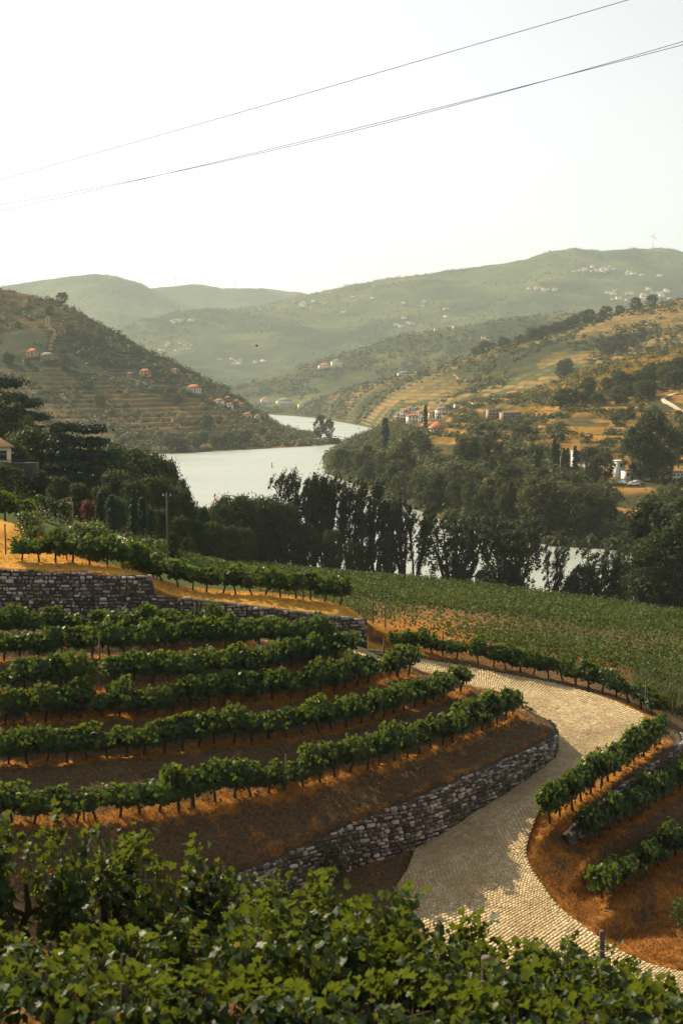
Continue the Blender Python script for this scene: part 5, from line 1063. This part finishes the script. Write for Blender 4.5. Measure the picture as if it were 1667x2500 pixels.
# bird
bp = W(627, 845, 160); o = empty('bird', bp, .5); tag(o, 'small black bird in flight over the valley', 'bird')
MB().tube([(-.2, 0, 0), (-.08, 0, .01), (.08, 0, .01), (.18, 0, .0), (.24, 0, -.01)], [.015, .06, .07, .04, .01], 8).build('body', M['black'], o)
for s in (-1, 1): MB().add([(-.08, 0, .02), (.08, 0, .02), (.06, s*.16, .16), (-.08, s*.18, .15), (-.06, s*.36, .22), (0, s*.08, .10)], [(0, 1, 5), (1, 2, 5), (2, 3, 5), (3, 0, 5), (2, 4, 3)]).build('wing', M['black'], o)
MB().add([(-.18, 0, 0), (-.36, -.06, 0), (-.36, .06, 0), (-.3, 0, .015)], [(0, 1, 3), (0, 3, 2), (1, 2, 3)]).build('tail', M['black'], o)
# overhead cables
def cable(p0, p1, sag, label, r):
    p0 = np.array(p0); p1 = np.array(p1); t = np.linspace(-.35, 1.4, 60)[:, None]; P_ = p0+(p1-p0)*t; P_[:, 2] -= (sag*4*t*(1-t))[:, 0]
    o = MB().tube(P_, np.full(60, r), 6).build('overhead_cable', M['cable']); tag(o, label, 'cable', 'overhead cables')
cable(W(0, 439, 130), W(1531, 0, 95), .12, 'highest single overhead cable crossing the pale sky', .025)
cable(W(0, 500, 130), W(1667, 101, 95), .95, 'upper of the two close overhead cables', .023)
cable(W(0, 515, 129), W(1667, 109, 94), .35, 'lower of the two close overhead cables', .023)
# ------------------------------------------------------------------ nearest vines, leaf by leaf
def leaf_mesh(seed, curl):
    th = np.radians([0, 17, 34, 50, 66, 84, 104, 128, 152, 172]); ra = np.array([1.0, .84, .62, .80, .90, .72, .62, .74, .66, .40]); rng = np.random.default_rng(seed); ra = ra*rng.uniform(.93, 1.07, len(ra))
    x = np.concatenate([np.sin(th)*ra, -np.sin(th[:0:-1])*ra[:0:-1]]); y = np.concatenate([np.cos(th)*ra, np.cos(th[:0:-1])*ra[:0:-1]])
    V = np.stack([x, y, .22*np.abs(x)*(1+curl)-.18*curl*y*y+rng.normal(0, .03, len(x))], -1); V = np.concatenate([V, [(0, -.12, 0), (0, .45, .02)]]); n = len(x); c0, c1 = n, n+1
    F = [(i, (i+1) % n, c1 if (i < 5 or i >= n-5) else c0) for i in range(n)]+[(5, c0, c1), (c0, n-5, c1)]
    return V, F
LMs = []; LV = []
for k in range(12):
    V, F = leaf_mesh(300+k, (-.5, .2, .7, 1.2)[k % 4]); o = mk('leaf', V, F, M['vinenear'], attrs={'v': np.full(len(F), (.05, .2, .35, .5, .6, .7, .25, .45, .8, .95, 1.15, .3)[k])}); LMs.append(o.data); LV.append((V, np.array(F))); bpy.data.objects.remove(o)
def rotm(N, up, rng):
    N = unit(N); t = np.cross(up, N); t = unit(t); b = np.cross(N, t); return np.stack([t, b, N], -1)       # columns
def near_vine(x, y, z, rz, H, label, group, seed, nb=105, nr=700, wide=.55, trunk=True):
    rng = np.random.default_rng(seed); root = empty('grapevine', (x, y, z), rz); tag(root, label, 'grapevine', group); hb = min(.6, H*.36)
    mb = MB().tube([(0, 0, -.2), (.03, .02, .2), (-.05, .03, hb*.7), (.02, 0, hb), (.0, 0, hb+.3)], [.06, .05, .045, .04, .02], 8)
    for s in (-1, 1): mb.tube([(0, 0, hb-.05), (s*.25, .03, hb+.08), (s*.55, 0, hb+.12)], [.03, .022, .015], 6)
    mb.build('trunk', M['vinewood'], root); n = nb+nr; C = []; ns = 14
    cn = MB()
    for k in range(ns):
        x0 = rng.uniform(-wide, wide); top = H*rng.uniform(.78, 1.0)+(H*.12 if k in (3, 9) else 0); y0 = rng.normal(0, .05); yb = rng.normal(0, .26); xd = rng.uniform(-.2, .2)
        f = lambda t: np.stack([x0+(t-.3)*xd, y0+yb*np.sin(t*2.4), hb-.05+t*(top-hb)], -1)
        cn.tube(f(np.linspace(0, 1, 6)), np.linspace(.008, .003, 6), 4)
        L = n//ns+1; t = rng.uniform(-.15, 1, L); q = f(t); a = rng.uniform(0, 2*pi, L); q[:, 0] += np.cos(a)*rng.uniform(.03, .16, L); q[:, 1] += np.sin(a)*rng.uniform(.03, .2, L); C.append(q)
    cn.build('canes', M['vinewood'], root)
    C = np.concatenate(C)[:n]; C[:, 2] = np.maximum(C[:, 2], .22+.15*rng.random(len(C))); n = len(C)
    N = np.stack([rng.normal(0, .45, n), C[:, 1]*3.2+rng.normal(0, .45, n), .5+rng.normal(0, .35, n)], -1); up = np.array((0, 0, -1.))+rng.normal(0, .45, (n, 3)); Rm = rotm(N, up, rng); sz = rng.uniform(.036, .074, n)
    # the leaves that show largest: towards the viewer and at the top
    ca, sa = cos(rz), sin(rz); toward = -(sa*C[:, 0]+ca*C[:, 1]); score = toward*2+C[:, 2]*.5+rng.random(n)*.35; order = np.argsort(-score); big = order[:nb]
    for k in big:
        o = bpy.data.objects.new('leaf', LMs[rng.choice(12, p=(.1, .1, .1, .1, .09, .09, .1, .1, .06, .03, .03, .1))]); COL.objects.link(o); o.parent = root
        mt = np.eye(4); mt[:3, :3] = Rm[k]*sz[k]; mt[:3, 3] = C[k]; o.matrix_local = Matrix(mt.tolist())
    rest = order[nb:]; VV = []; FF = []; vv = []; b = 0
    for k in rest:
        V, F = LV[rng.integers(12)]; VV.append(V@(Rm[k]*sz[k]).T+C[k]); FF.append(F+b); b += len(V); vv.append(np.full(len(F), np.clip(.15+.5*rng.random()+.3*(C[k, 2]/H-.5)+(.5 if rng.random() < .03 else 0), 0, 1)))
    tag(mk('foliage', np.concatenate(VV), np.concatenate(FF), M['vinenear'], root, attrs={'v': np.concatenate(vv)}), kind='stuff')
def near_row(pts, tops, label, group, seed, step=.8, **kw):
    L = np.array([(XY(a, b, ZC-.5*b), b) for a, b in pts]); L = resample(crom(L, 8), step); k = 0
    for i, (x, y) in enumerate(L):
        z = gz(x, y); px, _ = proj(np.array((x, y, z+1))); top = np.interp(px, [t[0] for t in tops], [t[1] for t in tops]); H = ZC-y*float(rr(top))-z; k += 1
        tg = L[min(i+1, len(L)-1)]-L[max(i-1, 0)]
        near_vine(x, y, z, math.atan2(tg[1], tg[0])+.1*(i % 3-1), float(np.clip(H, .5, 2.1)), label.format(ordn(k)), group, seed+i, **kw)
near_row([(-120, 12.5), (300, 13.0), (620, 13.6)], [(-100, 1960), (0, 1975), (140, 2000), (319, 2050), (452, 2100), (590, 2090)], '{} large-leaved grapevine from the left in the near left row', 'vines of the near left row', 500)
near_row([(700, 11.5), (900, 11.6), (1100, 11.8), (1400, 12.2), (1720, 12.6)], [(700, 2175), (760, 2155), (865, 2145), (1014, 2180), (1110, 2245), (1237, 2300), (1400, 2330), (1667, 2385)], '{} large-leaved grapevine from the left in the near right row', 'vines of the near right row', 520)
near_row([(330, 10.6), (560, 10.4), (760, 10.2), (1000, 10.3), (1300, 10.6), (1650, 10.9)], [(300, 2270), (480, 2240), (620, 2215), (800, 2260), (1000, 2310), (1300, 2370), (1667, 2420)], '{} large-leaved grapevine from the left in the nearest bottom row', 'vines of the nearest bottom row', 540, nb=90, nr=460)
near_row([(-60, 10.4), (120, 10.3), (260, 10.2), (360, 10.0)], [(-60, 2290), (60, 2330), (150, 2350), (330, 2330)], '{} low grapevine from the left in the bottom left corner', 'low vines in the bottom left corner', 560, nb=80, nr=380, step=.7)
near_row([(-80, 8.6), (80, 8.5), (240, 8.4), (420, 8.4), (700, 8.6), (1000, 8.9), (1350, 9.2), (1640, 9.5)], [(-60, 2430), (60, 2450), (150, 2440), (420, 2445), (560, 2410), (1000, 2425), (1640, 2460)], '{} short grapevine from the left along the bottom picture edge', 'short vines along the bottom edge', 580, nb=50, nr=260, step=.6)
near_row([(1260, 19.5), (1390, 19.8), (1520, 20.2)], [(1260, 2290), (1330, 2282), (1450, 2305), (1600, 2330)], '{} grapevine from the left just beyond the near row by the cobbles', 'vines beyond the near right row', 570, nb=20, nr=420)
for px, Y, top, h, r, lb in ((1187, 11.0, 2336, 1.5, .05, 'weathered grey post standing in the near right vines'), (1468, 19.3, 2272, 1.5, .045, 'dark post beyond the near vines at the cobble edge')):
    x = XY(px, Y, ZC-Y*.47); zt = ZC-Y*float(rr(top)); z = gz(x, Y); o = empty('vine_post', (x, Y, z)); tag(o, lb, 'post')
    MB().tube([(0, 0, -.3), (.01, 0, (zt-z)*.5), (0, 0, zt-z-.02), (0, 0, zt-z)], [r*1.05, r, r, r*.9], 10).build('shaft', M['post'], o); MB().tube([(-.08, -r, (zt-z)*.75), (.08, -r, (zt-z)*.75)], [.008, .008], 4).build('wire_staple', M['metal'], o)
rng = np.random.default_rng(73); tx = rng.uniform(-5.5, 5.5, 2200); ty = rng.uniform(7.5, 15.5, 2200)
tag(tufts('near_dry_grass', tx, ty, np.full(2200, .16), 9, M['drygrass'], rng, .1, .004), 'dry orange grass on the ground under the near vines', 'dry grass', kind='stuff')
# ------------------------------------------------------------------ haze over the whole valley
m = bpy.data.materials.new('haze_air'); m.use_nodes = True; m.node_tree.nodes.clear()
ou = m.node_tree.nodes.new('ShaderNodeOutputMaterial'); pv = m.node_tree.nodes.new('ShaderNodeVolumePrincipled')
pv.inputs['Color'].default_value = (.79, .92, .92, 1); pv.inputs['Density'].default_value = HAZE_DENSITY; pv.inputs['Anisotropy'].default_value = 0.0
m.node_tree.links.new(pv.outputs[0], ou.inputs['Volume'])
hz = MB().box((0, 4000, 370), (4500, 4300, 383)).build('haze', m); tag(hz, kind='stuff')
